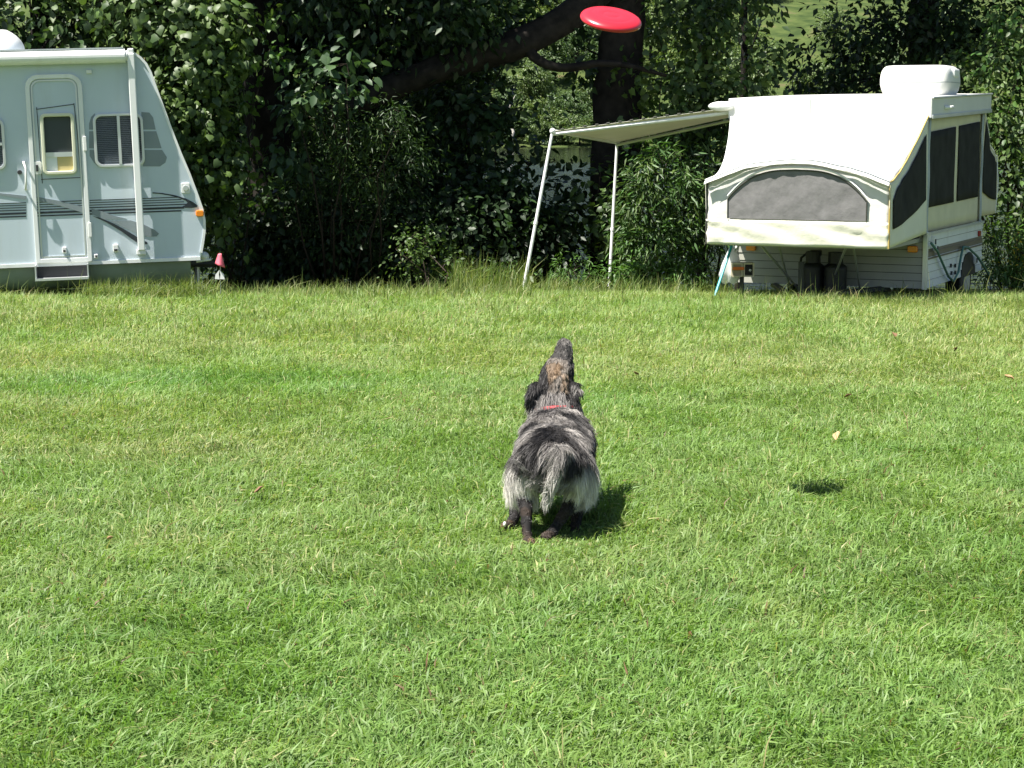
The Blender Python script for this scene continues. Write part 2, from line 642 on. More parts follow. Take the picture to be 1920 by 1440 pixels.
# entry door
DC = trect(57, 163, 139, 492)
door = MB().prism(rrect(*inset(DC, 0.03), (0.01, 0.01, 0.09, 0.09)), fT, -0.012, 0.01).build('door', M_shell, TR, bevel=0.004)
MB().ringp(rrect(*DC, (0.012, 0.012, 0.12, 0.12)), rrect(*inset(DC, 0.042), (0.01, 0.01, 0.09, 0.09)), fT, -0.035, 0.008).build('door_frame', M_white, door, bevel=0.004)
MB().ringp(rrect(*inset(DC, 0.052), (0.01, 0.01, 0.08, 0.08)), rrect(*inset(DC, 0.066), (0.01, 0.01, 0.07, 0.07)), fT, -0.024, -0.006).build('door_bead', M_alu, door)
for k in (0.17, 0.63):
    zz = DC[2] + (DC[3] - DC[2]) * k
    MB().box(DC[1] - 0.02, DC[1] + 0.012, -0.045, -0.005, zz - 0.07, zz + 0.07).build('hinge', M_whitep, door, bevel=0.003)
DW = trect(78, 142, 212, 327)
wnd = MB().ringp(rrect(*DW, 0.05), rrect(*inset(DW, 0.034), 0.02), fT, -0.055, -0.006).build('door_window', M_ivory, door, bevel=0.008)
di = inset(DW, 0.03)
zs = di[2] + (di[3] - di[2]) * 0.31
MB().box(di[0], di[1], -0.018, -0.0125, zs + 0.02, di[3]).build('screen', M_screen, wnd)
MB().box(di[0], di[1], -0.03, -0.0125, zs - 0.025, zs + 0.02).build('sash', M_alu, wnd)
MB().box(di[0] + (di[1] - di[0]) * 0.42, di[1], -0.018, -0.0125, di[2], zs - 0.025).build('curtain', M_curtain, wnd)
MB().box(di[0], di[0] + (di[1] - di[0]) * 0.41, -0.018, -0.0125, di[2], zs - 0.025).build('pane', M_blind, wnd)
# thin dark cord outlining the window
o0 = trect(73, 147, 200, 337)
mb = MB()
for pts in ([(o0[0] - 0.005, o0[3] - 0.02), (o0[1] - 0.02, o0[3] + 0.02)], [(o0[0], o0[3]), (o0[0] + 0.01, o0[2] - 0.03)], [(o0[1] - 0.02, o0[3] + 0.03), (o0[1] - 0.005, o0[3] - 0.25), (o0[1] + 0.004, o0[2])], [(o0[0], o0[2] + 0.01), (o0[1], o0[2] + 0.015)]):
    mb.tube([(a, -0.016, b) for a, b in pts], 0.0035, 5)
mb.build('cord', M_dark, door)
LP = trect(64, 78, 303, 327)
lt = MB().prism(rrect(*LP, 0.012), fT, -0.03, -0.008).build('latch', M_whitep, door, bevel=0.003)
MB().box(LP[0] + 0.02, LP[1] - 0.03, -0.045, -0.02, LP[2] + 0.03, LP[3] - 0.03).build('latch_lever', M_dark, lt, bevel=0.004)
c = T(37, 323)
MB().tube([(c[0], -0.02, c[1]), (c[0], 0.0, c[1])], 0.022, 16).build('lock', M_dark, TR, bevel=0.003)
g0, g1 = T(45, 304), T(49, 355)
MB().tube([(g0[0], 0, g0[1]), (g0[0], -0.07, g0[1]), (g0[0] + 0.02, -0.085, g0[1] - 0.06), (g1[0] + 0.01, -0.085, g1[1] + 0.08), (g1[0], -0.07, g1[1]), (g1[0], 0, g1[1])], 0.012, 8).build('grab_handle', M_whitep, TR, smooth=True)


# slider windows
def trailer_window(rc, r, split, horizontal=False):
    w = MB().ringp(rrect(*rc, r), rrect(*inset(rc, 0.028), r - 0.02), fT, -0.028, 0.002).build('window', M_alu, TR, bevel=0.005)
    ii = inset(rc, 0.026)
    MB().prism(rrect(*ii, r - 0.02), fT, -0.002, 0.001).build('unlit_room_plate', M_black, w)  # black plate standing in for the unlit room behind the slats
    n = 26
    for k in range(n):
        zz = ii[2] + 0.012 + (ii[3] - ii[2] - 0.024) * k / (n - 1)
        e = 0.0
        for zc in (ii[2], ii[3]):
            dd = abs(zz - zc)
            if dd < r - 0.02:
                e = (r - 0.02) - math.sqrt(max((r - 0.02) ** 2 - (r - 0.02 - dd) ** 2, 0))
        MB().add([(ii[0] + e, -0.009, zz - 0.007), (ii[1] - e, -0.009, zz - 0.007), (ii[1] - e, -0.004, zz + 0.006), (ii[0] + e, -0.004, zz + 0.006)], [(0, 1, 2, 3)]).build('blind_slat', M_blind, w)
    MB().prism(rrect(*ii, r - 0.02), fT, -0.0145, -0.0115).build('pane', M_glass, w)
    if not horizontal:
        MB().box(split - 0.014, split + 0.014, -0.032, -0.012, ii[2], ii[3]).build('mullion', M_alu, w)
    else:
        MB().box(ii[0], ii[1], -0.032, -0.012, split - 0.014, split + 0.014).build('mullion', M_alu, w)
    return w


RW = trect(176, 270, 212, 313)
trailer_window(RW, 0.075, T(224, 262)[0])
LW = trect(-90, 10, 222, 320)
trailer_window(LW, 0.075, T(0, 270)[1], True)


def decal(pts, mat, name, h=0.0025):
    MB().prism([T(*q) for q in pts], fT, -h, 0.003).build(name, mat, TR)


decal([(265, 210), (280, 211), (287, 220), (292, 243), (266, 243)], M_decal_g, 'window_decal')
decal([(267, 246), (293, 246), (303, 278), (268, 278)], M_decal_g, 'window_decal')
decal([(268, 281), (304, 281), (313, 295), (310, 305), (300, 312), (268, 312)], M_decal_g, 'window_decal')
decal([(167, 232), (171, 219), (178, 212), (178, 243), (167, 243)], M_decal_g, 'window_decal')
decal([(167, 246), (178, 246), (178, 278), (167, 278)], M_decal_g, 'window_decal')
decal([(168, 281), (178, 281), (178, 300), (184, 312), (176, 305), (168, 292)], M_decal_g, 'window_decal')


def yl(px, y0):  # stripe lines follow the trailer's tilt
    return y0 - 0.036 * px


stripes = [(381.0, 1.5), (385.5, 1.5), (390.0, 1.5), (394.5, 2.0), (399.5, 4.0), (406.0, 2.6)]
for k, (y0, th_) in enumerate(stripes):
    for (xa, xb) in ((-160, 49), (65, 156), (168, 350 - abs(k - 3) * 5)):
        off = 0 if xa < 168 else 0
        decal([(xa, yl(xa, y0)), (xb, yl(xb, y0)), (xb, yl(xb, y0) + th_), (xa, yl(xa, y0) + th_)], M_decal_k, 'stripe', 0.003 if xa != 65 else 0.016)
decal([(286, 360.5), (305, 362), (328, 366), (348, 372), (362, 379), (370, 385), (369, 388.5), (358, 390), (338, 389), (346, 385), (352, 380), (348, 376), (335, 371), (318, 366.5), (300, 363.5), (286, 362.5)], M_decal_k, 'swoosh', 0.005)
decal([(-60, 359), (0, 362), (49, 367), (49, 374), (0, 366), (-60, 361)], M_decal_g, 'swoosh', 0.005)
decal([(65, 368), (110, 376), (156, 388), (156, 399), (110, 385), (65, 374.5)], M_decal_g, 'swoosh', 0.018)
decal([(172, 391), (195, 397), (212, 404), (238, 410), (222, 411), (194, 412), (172, 401)], M_decal_g, 'swoosh', 0.005)
decal([(206, 414), (245, 413), (268, 420), (290, 431), (298, 438), (294, 443), (278, 444), (258, 438), (232, 427)], M_decal_g, 'swoosh', 0.005)
decal([(174, 405), (190, 409), (215, 420), (240, 434), (262, 447), (276, 454), (276, 458), (262, 458), (250, 450), (228, 434), (200, 417)], M_decal_k, 'swoosh', 0.007)

# plates and small fittings
sp = trect(340, 356, 343, 362)
spk = MB().prism(rrect(*sp, 0.01), fT, -0.014, 0).build('socket_plate', M_whitep, TR, bevel=0.003)
cc = ((sp[0] + sp[1]) / 2, (sp[2] + sp[3]) / 2)
MB().tube([(cc[0], -0.026, cc[1]), (cc[0], -0.012, cc[1])], 0.028, 20).build('socket_cap', M_alu, spk, bevel=0.003)
ml = trect(367, 382, 394, 406)
MB().prism(rrect(*ml, 0.02), fT, -0.03, 0).build('marker_light', M_amber, TR, bevel=0.008)
for (l, r_, t_, b_) in ((117, 125, 463, 474), (212, 222, 458, 472), (177, 184, 476, 484)):
    rc = trect(l, r_, t_, b_)
    f = MB().box(rc[0], rc[1], -0.04, 0, rc[2], rc[3]).build('catch', M_whitep, TR, bevel=0.006)
    MB().box(rc[0] + 0.01, rc[1] - 0.01, -0.052, -0.035, rc[2] + 0.012, rc[2] + 0.03).build('catch_tab', M_dark, f)
ol = trect(162, 172, 131, 138)
MB().box(ol[0], ol[1], -0.03, 0, ol[2], ol[3]).build('porch_lamp_base', M_whitep, TR, bevel=0.004)
# fold-out step under the door
SR = trect(67, 167, 495, 523, -0.02)
st = MB().box(SR[0], SR[1], -0.16, 0.08, SR[2] + 0.004, SR[2] + 0.018).build('entry_step', M_alu, TR, bevel=0.003)
MB().box(SR[0], SR[1], -0.175, -0.16, SR[2], SR[2] + 0.022).build('step_lip', M_alu, st)
for uu in (SR[0], SR[1] - 0.012):
    MB().box(uu, uu + 0.012, -0.14, 0.0, SR[2] + 0.018, SR[3]).build('step_side', M_alu, st)
MB().box(SR[0] + 0.012, SR[1] - 0.012, 0.0, 0.02, SR[2] + 0.018, SR[3]).build('step_back', M_dark, st)
# roof air conditioner
ax = T(45, 90, 0.9)[0]
def acf(u, v):
    a = 2 * PI * u
    k = math.sin(v * PI / 2)
    cx, cy = ax - 0.45, 1.0
    pw = lambda q_: math.copysign(abs(q_) ** 0.5, q_)
    return (cx + 0.45 * pw(math.cos(a)) * (1 - 0.35 * k ** 3), cy + 0.35 * pw(math.sin(a)) * (1 - 0.3 * k ** 3), zt + 0.012 + 0.25 * k)
ac = MB().grid(acf, 28, 8, True)
ac.f.append(tuple(range(7 * 28, 8 * 28)))
ac.build('roof_air_conditioner', M_whitep, TR, smooth=True)

# ------------------------------------------------------------------ pop-up camper (right)
CT = R(25)
CO = W(1735, 540, 19.1)
CR = empty('popup_camper', (CO.x, CO.y, 0.0), (0, 0, -CT))
tag(CR, 'white pop-up camper with canvas bunk ends, mesh windows and side awning', 'camper')
CM = Matrix.Translation(CR.location) @ Matrix.Rotation(-CT, 4, 'Z')
CI = CM.inverted()
# local: x right along the front (0 = right front corner, left is negative), y back, z up


def Cf(px, py, y):
    h = hit(CI, px, py, 1, y)
    return (h.x, h.z)


def Cs(px, py, x=0.0):
    h = hit(CI, px, py, 0, x)
    return (h.y, h.z)


M_canvas = pmat('white_canvas', (0.70, 0.69, 0.65), 0.85, spec=0.2, var=0.08, vscale=5, trans=0.06, bump=0.35, bscale=14, dirt=(0.52, 0.48, 0.38), dscale=2.2)
M_cream = pmat('cream_canvas', (0.74, 0.69, 0.50), 0.85, spec=0.2, var=0.08, vscale=4, trans=0.06, bump=0.25, bscale=25)
M_cream2 = pmat('pale_cream_canvas', (0.80, 0.78, 0.66), 0.85, spec=0.2, var=0.06, vscale=4, trans=0.06, bump=0.25, bscale=25)
M_meshw = pmat('grey_mesh', (0.19, 0.185, 0.185), 0.9, spec=0.15, var=0.12, vscale=16, bump=.5, bscale=14)
M_meshd = pmat('dark_mesh', (0.036, 0.036, 0.034), 0.9, spec=0.15, var=0.35, vscale=5)
M_piping = pmat('dark_piping', (0.06, 0.06, 0.05), 0.8, var=0.1)
M_piping2 = pmat('tan_piping', (0.45, 0.33, 0.10), 0.8, var=0.1)
M_pipingw = pmat('white_piping', (0.8, 0.8, 0.78), 0.7, var=0.05)
M_roof = pmat('camper_roof', (0.68, 0.68, 0.65), 0.45, var=0.05, dirt=(0.6, 0.58, 0.5))
M_siding_shaded = pmat('shaded_cream_siding', (0.34, 0.34, 0.30), 0.4, var=0.08, dirt=(0.40, 0.38, 0.32))  # cream darkened so the front panels hold the shade under the bunk
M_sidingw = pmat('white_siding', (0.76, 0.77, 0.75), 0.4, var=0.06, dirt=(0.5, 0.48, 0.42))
M_stripe = pmat('brown_stripe', (0.16, 0.13, 0.09), 0.5, var=0.15)
CW, CL = 2.0, 2.77
ZT = 0.545
# tub core and siding panels
MB().box(-CW + 0.012, -0.012, 0.012, CL - 0.012, 0.02, ZT - 0.01).build('tub', M_dark, CR)
NP = 7
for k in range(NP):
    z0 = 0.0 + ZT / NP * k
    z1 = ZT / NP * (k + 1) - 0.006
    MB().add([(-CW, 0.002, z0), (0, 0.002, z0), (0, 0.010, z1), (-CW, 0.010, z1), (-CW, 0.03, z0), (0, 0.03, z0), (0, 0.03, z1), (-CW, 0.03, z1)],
             [(0, 1, 2, 3), (0, 4, 5, 1), (3, 2, 6, 7), (4, 7, 6, 5)]).build('front_siding_panel', M_siding_shaded, CR)
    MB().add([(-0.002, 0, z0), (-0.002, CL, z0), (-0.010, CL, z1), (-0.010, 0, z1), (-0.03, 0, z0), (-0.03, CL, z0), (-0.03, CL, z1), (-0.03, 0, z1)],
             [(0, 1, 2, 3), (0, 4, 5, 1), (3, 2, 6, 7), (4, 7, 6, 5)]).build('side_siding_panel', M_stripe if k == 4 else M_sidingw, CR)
MB().box(-0.035, 0.012, -0.012, 0.035, -0.01, ZT + 0.02).build('corner_post', M_alu, CR, bevel=0.004)
MB().box(-CW - 0.012, -CW + 0.035, -0.012, 0.035, -0.01, ZT + 0.02).build('corner_post', M_white, CR, bevel=0.004)
MB().box(-0.02, 0.016, 0.035, CL, ZT - 0.012, ZT + 0.012).build('side_rail', M_alu, CR)
for zz in (0.285, 0.345):
    MB().box(-0.02, 0.006, 0.035, CL - 0.02, zz, zz + 0.014).build('trim_stripe', M_stripe, CR)
# wheel and arch on the right side
wy = Cs(1815, 520)[0]
MB().prism([(wy + 0.36 * math.cos(a), -0.01 + 0.26 * math.sin(a)) for a in np.linspace(0, PI, 14)], lambda a, b, h: (h, a, b), -0.2, 0.004).build('wheel_arch', M_black, CR)
for xx in (-0.02, -CW + 0.2):
    wh = MB().tube([(xx, wy, -0.07), (xx - 0.17, wy, -0.07)], 0.28, 24).build('wheel', M_black, CR, bevel=0.02)
    MB().tube([(xx + 0.012, wy, -0.07), (xx - 0.04, wy, -0.07)], 0.15, 20).build('rim', M_alu, wh)
for (px, py) in ((1409, 464), (1712, 467)):
    a, b = Cf(px, py, 0.0)
    MB().prism(rrect(a - 0.05, a + 0.05, b - 0.032, b + 0.032, 0.015), lambda a_, b_, h: (a_, h, b_), -0.035, 0.01).build('marker_light', M_amber, CR, bevel=0.008)
a, b = Cs(1838, 437)
MB().box(-0.004, 0.02, a - 0.12, a - 0.04, b - 0.03, b + 0.03).build('tail_light', pmat('red_lens', (0.35, 0.02, 0.015), 0.25, var=0.05), CR, bevel=0.006)
# side fittings
for (px, py) in ((1748, 452), (1752, 465), (1826, 487)):
    a, b = Cs(px, py)
    f = MB().box(-0.01, 0.03, a - 0.03, a + 0.03, b - 0.045, b + 0.045).build('latch', M_whitep, CR, bevel=0.006)
    MB().box(0.03, 0.04, a - 0.012, a + 0.012, b - 0.03, b + 0.02).build('latch_tongue', M_dark, f)
for (px, py) in ((1782, 498), (1790, 498), (1783, 512), (1790, 511)):
    a, b = Cs(px, py)
    MB().box(-0.004, 0.016, a - 0.012, a + 0.012, b - 0.02, b + 0.02).build('outlet', M_dark, CR, bevel=0.003)

# raised roof (tilted up a little to the rear)
RZ0, RZ1 = 1.69, 1.875
def roofz(y): return 0.028 * y
ov = 0.06
rf = MB()
xs0, xs1 = -CW - ov, 0.03
def roof_pt(x, y, z): return (x, y, z + roofz(y))
y0r, y1r = -0.07, CL + 0.07
n = 8
vsr, fsr = [], []
for (yy) in np.linspace(y0r, y1r, 9):
    for k, xx in enumerate(np.linspace(xs0, xs1, 13)):
        cr_ = (0.012 * (1 - (2 * k / 12 - 1) ** 2) + 0.006) * max(0.0, math.sin(PI * (yy - y0r) / (y1r - y0r))) ** 0.6
        vsr.append(roof_pt(xx, yy, RZ1 + cr_))
for j in range(8):
    for i in range(12):
        fsr.append((j * 13 + i, j * 13 + i + 1, (j + 1) * 13 + i + 1, (j + 1) * 13 + i))
roof = MB().add(vsr, fsr).build('roof', M_roof, CR, smooth=True, solid=0.03)
def panel(name, p0, p1, z0, z1, th, mat, par):
    (ax_, ay_), (bx_, by_) = p0, p1
    dx, dy = bx_ - ax_, by_ - ay_
    l = math.hypot(dx, dy)
    nx_, ny_ = -dy / l * th, dx / l * th
    return MB().add([roof_pt(ax_, ay_, z0), roof_pt(bx_, by_, z0), roof_pt(bx_ + nx_, by_ + ny_, z0), roof_pt(ax_ + nx_, ay_ + ny_, z0),
                     roof_pt(ax_, ay_, z1), roof_pt(bx_, by_, z1), roof_pt(bx_ + nx_, by_ + ny_, z1), roof_pt(ax_ + nx_, ay_ + ny_, z1)],
                    [(0, 3, 2, 1), (4, 5, 6, 7), (0, 1, 5, 4), (1, 2, 6, 5), (2, 3, 7, 6), (3, 0, 4, 7)]).build(name, mat, par, bevel=0.006)
panel('front_fascia', (xs0, y0r - 0.004), (xs1, y0r - 0.004), RZ0, RZ1 + 0.012, 0.03, M_roof, roof)
panel('side_fascia', (xs1 + 0.004, y0r), (xs1 + 0.004, y1r), RZ0, RZ1 + 0.012, 0.03, M_roof, roof)
panel('side_fascia', (xs0 - 0.004, y1r), (xs0 - 0.004, y0r), RZ0, RZ1 + 0.012, 0.03, M_roof, roof)
panel('rear_fascia', (xs1, y1r + 0.004), (xs0, y1r + 0.004), RZ0, RZ1 + 0.012, 0.03, M_roof, roof)
panel('roof_edge_trim', (xs1 + 0.02, y0r), (xs1 + 0.02, y1r), RZ1 + 0.0, RZ1 + 0.02, 0.016, M_alu, roof)
panel('roof_edge_trim', (xs1 + 0.016, y0r), (xs1 + 0.016, y1r), RZ0 - 0.012, RZ0 + 0.03, 0.012, M_alu, roof)
a, b = Cs(1772, 207, xs1)
MB().tube([roof_pt(xs1 + 0.005, a - 0.06, RZ0 + 0.09), roof_pt(xs1 + 0.05, a, RZ0 + 0.09), roof_pt(xs1 + 0.05, a + 0.12, RZ0 + 0.09)], 0.018, 8).build('roof_bracket', M_whitep, roof)
MB().box(xs0, xs1, y0r - 0.010, y0r - 0.003, RZ0 - 0.004, RZ0 + 0.002).build('fascia_lip', M_decal_g, roof)
MB().box(-1.2, -1.194, y0r - 0.0055, y0r - 0.003, RZ0 + 0.04, RZ1).build('fascia_seam', M_decal_g, roof)

# roof air conditioner
AX, AY = -0.40, 1.25
ACP = [(0, .84), (.06, .90), (.2, .955), (.4, 1.0), (.55, 1.0), (.72, .985), (.84, .955), (.92, .91), (.97, .86), (.99, .80), (1.0, .70), (1.0, .35)]
def ac2(u, v):
    a = 2 * PI * u
    pw = lambda q_, e: math.copysign(abs(q_) ** e, q_)
    x_ = v * (len(ACP) - 1)
    i_ = min(int(x_), len(ACP) - 2)
    f_ = x_ - i_
    k = ACP[i_][0] * (1 - f_) + ACP[i_ + 1][0] * f_
    bulge = ACP[i_][1] * (1 - f_) + ACP[i_ + 1][1] * f_
    return (AX + 0.375 * pw(math.cos(a), 0.32) * bulge, AY + 0.34 * pw(math.sin(a), 0.32) * bulge, RZ1 + roofz(AY) + 0.0 + 0.325 * k)
ac = MB().grid(ac2, 40, 12, True)
ac.f.append(tuple(range(11 * 40, 12 * 40)))
aco = ac.build('air_conditioner', M_roof, CR, smooth=True)
MB().grid(lambda u, v: (AX + (ac2(u, 0.30)[0] - AX) * 1.004, AY + (ac2(u, 0.30)[1] - AY) * 1.004, ac2(u, 0.30)[2] + 0.006 * v), 40, 2, True).build('cover_seam', M_decal_g, aco)
MB().box(AX + 0.315, AX + 0.388, AY - 0.12, AY + 0.12, RZ1 + roofz(AY) + 0.20, RZ1 + roofz(AY) + 0.29).build('cover_vent', M_whitep, aco, bevel=0.02)

# lift posts, right side canvas wall with two mesh windows
def side_quad(name, poly, mat, par, x=0.0, th=0.004):
    return MB().prism(poly, lambda a, b, h: (h, a, b), x - th, x).build(name, mat, par)
def wrinkle(a, b, amp=0.006, s=9.0, seed=0):
    P = np.array([[a * s, b * s * 0.35, seed]])
    return float(vnoise(P, 1.0, seed)[0] - 0.5) * 2 * amp
def side_sheet(name, y0_, y1_, z0_, z1_, mat, par, x, amp=0.006, nu=14, nv=12, seed=1):
    zf0 = z0_ if callable(z0_) else (lambda y: z0_)
    zf1 = z1_ if callable(z1_) else (lambda y: z1_)
    def fn(u, v):
        y = y0_ + (y1_ - y0_) * u
        return (x + wrinkle(y, v, amp, 9, seed), y, zf0(y) + (zf1(y) - zf0(y)) * v)
    return MB().grid(fn, nu, nv).build(name, mat, par, smooth=True, solid=0.004)
wall = side_sheet('side_wall_canvas', 0.03, CL - 0.03, ZT + 0.012, lambda y: RZ0 + 0.02 + roofz(y), M_cream, CR, -0.035, 0.004, 30, 12)
zwb = lambda y: 0.80 + 0.012 * y
zwt = lambda y: 1.545 + 0.045 * y
ywm = (0.12, 1.30, 1.47, 2.55)
side_sheet('mesh_window', ywm[0], ywm[1], zwb, zwt, M_meshd, wall, -0.024, 0.004, 20, 10, 4)
side_sheet('mesh_window', ywm[2], ywm[3], zwb, zwt, M_meshd, wall, -0.024, 0.004, 20, 10, 6)
M_strap = pmat('grey_strap', (0.38, 0.42, 0.46), 0.6, var=0.25)
for yy in (0.04, 2.64):
    MB().grid(lambda u, v: (-0.012 + 0.008 * math.sin(u * PI) + 0.004 * math.sin(v * 14), yy - 0.045 + 0.09 * u, (ZT - 0.32 * (yy < 1)) * (1 - v) + (RZ0 + roofz(yy)) * v + 0.01), 6, 16).build('corner_flap', M_strap, wall, smooth=True, solid=0.006)

# front bunk end
BY = -1.366
bl, br = -0.045 - 1.78, -0.045
BZ0, BZ1 = 0.485, 1.07
def arch(s):  # top edge of the front face
    return BZ1 + 0.215 * max(0.0, 1 - abs((s - 0.5) / 0.5) ** 1.9)
def fw(s, t, seed=2, amp=0.008):
    e_ = abs(2 * s - 1)
    return float(vnoise(np.array([[s * 9, t * 4 + s * 2, seed]]), 1.0, seed)[0] - 0.5) * 2 * amp + float(vnoise(np.array([[s * 26 + t * 5, t * 16 - s * 12, seed]]), 1.0, 33)[0] - 0.5) * 0.022 * e_ ** 2
def front_pt(s, z):
    t = (z - BZ0) / (arch(s) - BZ0)
    sag = 0.02 * math.sin(PI * s) * t
    return (bl + (br - bl) * s, BY - sag + fw(s, t), z)
bunk = MB().grid(lambda s, t: front_pt(s, BZ0 + (arch(s) - BZ0) * t), 48, 18).build('bunk_front_canvas', M_canvas, CR, smooth=True, solid=0.005)
vz = 0.725
def val(s, t):
    x, y, z = front_pt(s, BZ0 + (vz - BZ0) * t)
    fold = 0.010 * math.sin((s * 3.0 + t * 0.8) * PI * 2) * (1 - abs(2 * t - 1)) + 0.012 * float(vnoise(np.array([[s * 5 + t * 6, t * 2, 3.0]]), 1.0, 9)[0] - 0.5)
    return (bl - 0.004 + (br - bl + 0.008) * s, y - 0.014 - fold, z - 0.008)
MB().grid(val, 60, 10).build('bunk_valance', M_cream2, bunk, smooth=True, solid=0.004)
# mesh window in the bunk front
w0, w1 = Cf(1366, 400, BY)[0], Cf(1626, 400, BY)[0]
def warch(q_):
    k = abs((q_ - 0.5) / 0.5)
    return 1.195 - 0.28 * k ** 3
def win(q_, t):
    x = w0 + (w1 - w0) * q_
    s = (x - bl) / (br - bl)
    z = vz + 0.004 + (warch(q_) - vz - 0.004) * t
    x_, y_ = x, BY - 0.02 * math.sin(PI * s) * (z - BZ0) / (arch(s) - BZ0) - 0.012
    e = min(q_, 1 - q_, t, 1 - t)
    rip = 0.010 * float(vnoise(np.array([[x * 16 + z * 3, z * 8, 1.0]]), 1.0, 11)[0] - 0.5) + 0.010 * float(vnoise(np.array([[x * 5 - z * 9, z * 6, 1.0]]), 1.0, 12)[0] - 0.5)
    return (x, y_ - 0.010 + rip * min(1, e * 8), z)
mw_ = MB().grid(win, 60, 24).build('mesh_window', M_meshw, bunk, smooth=True)
MB().tube([Vector(win(q_, 1)) + Vector((0, -0.006, 0.028)) for q_ in np.linspace(0, 1, 40)], 0.009, 6).build('window_piping', M_pipingw, mw_)
MB().tube([Vector(win(q_, 1)) + Vector((0, -0.004, 0)) for q_ in np.linspace(0, 1, 40)], 0.007, 6).build('window_piping', M_piping, mw_)
MB().tube([Vector(win(0, t)) + Vector((0, -0.004, 0)) for t in np.linspace(0, 1, 8)], 0.006, 6).build('window_piping', M_piping, mw_)
MB().tube([Vector(win(1, t)) + Vector((0, -0.004, 0)) for t in np.linspace(0, 1, 8)], 0.006, 6).build('window_piping', M_piping, mw_)
# awning lip above the window and canvas roof of the bunk
def slope(s, t):
    xa, xb = xs0 + 0.03, xs1 - 0.03
    x0_ = xa + (xb - xa) * s
    x1_ = bl - 0.012 + (br - bl + 0.024) * s
    y0_, z0_ = y0r - 0.008, RZ0 + 0.02
    y1_, z1_ = BY - 0.035, arch(s) + 0.018
    k = abs(2 * s - 1)
    sag = (0.13 * k ** 3 + 0.03) * math.sin(PI * t)
    w_ = 0.060 * max(0, (s - 0.55)) / 0.45 * min(1, (1 - s) * 5) * math.sin((s * 5 + t * 3.4) * PI * 2) * math.sin(PI * t)
    w_ += 0.030 * float(vnoise(np.array([[s * 5 + t * 3, t * 4 - s * 3, 2.0]]), 1.0, 21)[0] - 0.5) + 0.014 * float(vnoise(np.array([[s * 14 + t * 6, t * 7 - s * 9, 2.0]]), 1.0, 22)[0] - 0.5)
    xk = x0_ * (1 - t) + x1_ * t
    xk += (-0.05 if s > 0.5 else 0.05) * (k ** 4) * math.sin(PI * t)
    return (xk, y0_ * (1 - t) + y1_ * t, z0_ * (1 - t) + z1_ * t - sag + w_)
sl = MB().grid(slope, 50, 34).build('bunk_roof_canvas', M_canvas, CR, smooth=True, solid=0.005)
MB().tube([Vector(slope(s, 1.0)) + Vector((0, -0.006, -0.004)) for s in np.linspace(0, 1, 40)], 0.006, 6).build('edge_piping', M_decal_g, sl)
MB().grid(lambda s, t: Vector(slope(s, 1.0)) + Vector((0, -0.018 - 0.03 * t - 0.012 * (float(vnoise(np.array([[s * 38, t, 1.0]]), 1.0, 14)[0]) - .5) * t, -0.012 - 0.030 * t)), 160, 4).build('ruffled_flap', M_canvas, sl, smooth=True, solid=0.004)
MB().tube([slope(1.0, t) for t in np.linspace(0, 1, 24)], 0.008, 6).build('edge_piping', M_piping2, sl)
MB().tube([slope(0.0, t) for t in np.linspace(0, 1, 24)], 0.008, 6).build('edge_piping', M_pipingw, sl)
MB().tube([(br + 0.006, BY - 0.012, z) for z in np.linspace(BZ0 - 0.01, BZ1, 8)], 0.010, 6).build('edge_piping', M_piping2, bunk)
MB().tube([(bl - 0.004, BY - 0.012, z) for z in np.linspace(BZ0 - 0.01, BZ1, 8)], 0.009, 6).build('edge_piping', M_piping, bunk)
# right and left side panels of the front bunk
def bside(side, mirror=False):
    xf = br if side else bl
    def edge_top(t):  # follows the edge of the sloping canvas
        p_ = slope(1.0 if side else 0.0, t)
        return p_
    def fn(u, v):
        top = Vector(edge_top(u))
        yb = (-0.02) * (1 - u) + BY * u
        zb_ = (ZT + 0.01) * (1 - u) + (BZ0 - 0.005) * u
        bot = Vector(((-0.0 if side else -CW) * (1 - u) + xf * u, yb, zb_))
        p_ = bot.lerp(top, v)
        p_.x += wrinkle(p_.y, p_.z, 0.02, 5, 7) * math.sin(PI * v) * math.sin(PI * u)
        return p_
    sd = MB().grid(fn, 24, 18).build('bunk_side_canvas', M_cream2, CR, smooth=True, solid=0.005)
    def fm(u, v):
        uu = 0.06 + 0.86 * u
        lo = 0.27 + 0.04 * (1 - u)
        hi = 0.90 - 0.06 * u
        if u > 0.85: hi -= (u - 0.85) * 0.8
        return Vector(fn(uu, lo + (hi - lo) * v)) + Vector((0.014 if side else -0.014, 0, 0))
    MB().grid(fm, 24, 16).build('mesh_window', M_meshd, sd, smooth=True, solid=0.003)
    return sd
bside(True)
bside(False)
# rear bunk: right side seen past the rear corner
def rside(u, v):
    y = CL + 0.02 + 0.85 * u
    zlo = ZT + 0.06
    zhi = (RZ0 + roofz(CL)) * (1 - u) + 1.26 * u
    zhi -= 0.13 * math.sin(PI * u)
    return (-0.03 + wrinkle(y, v, 0.015, 6, 3), y, zlo + (zhi - zlo) * v)
rb = MB().grid(rside, 16, 14).build('rear_bunk_side_canvas', M_cream, CR, smooth=True, solid=0.005)
MB().grid(lambda u, v: Vector(rside(0.05 + 0.87 * u, 0.24 + (0.72 - 0.08 * u) * v)) + Vector((0.014, 0, 0)), 16, 12).build('mesh_window', M_meshd, rb, smooth=True, solid=0.003)
MB().grid(lambda u, v: (-0.03 - 1.9 * u, CL + 0.87 + 0.0 * v, ZT + 0.06 + 0.66 * v), 4, 4).build('rear_bunk_canvas', M_cream, rb, solid=0.005)
MB().grid(lambda u, v: (-0.03 - 1.9 * u, CL + 0.02 + 0.85 * v, (RZ0 + roofz(CL)) * (1 - v) + 1.26 * v - 0.13 * math.sin(PI * v)), 4, 12).build('rear_bunk_roof', M_canvas, rb, smooth=True, solid=0.005)
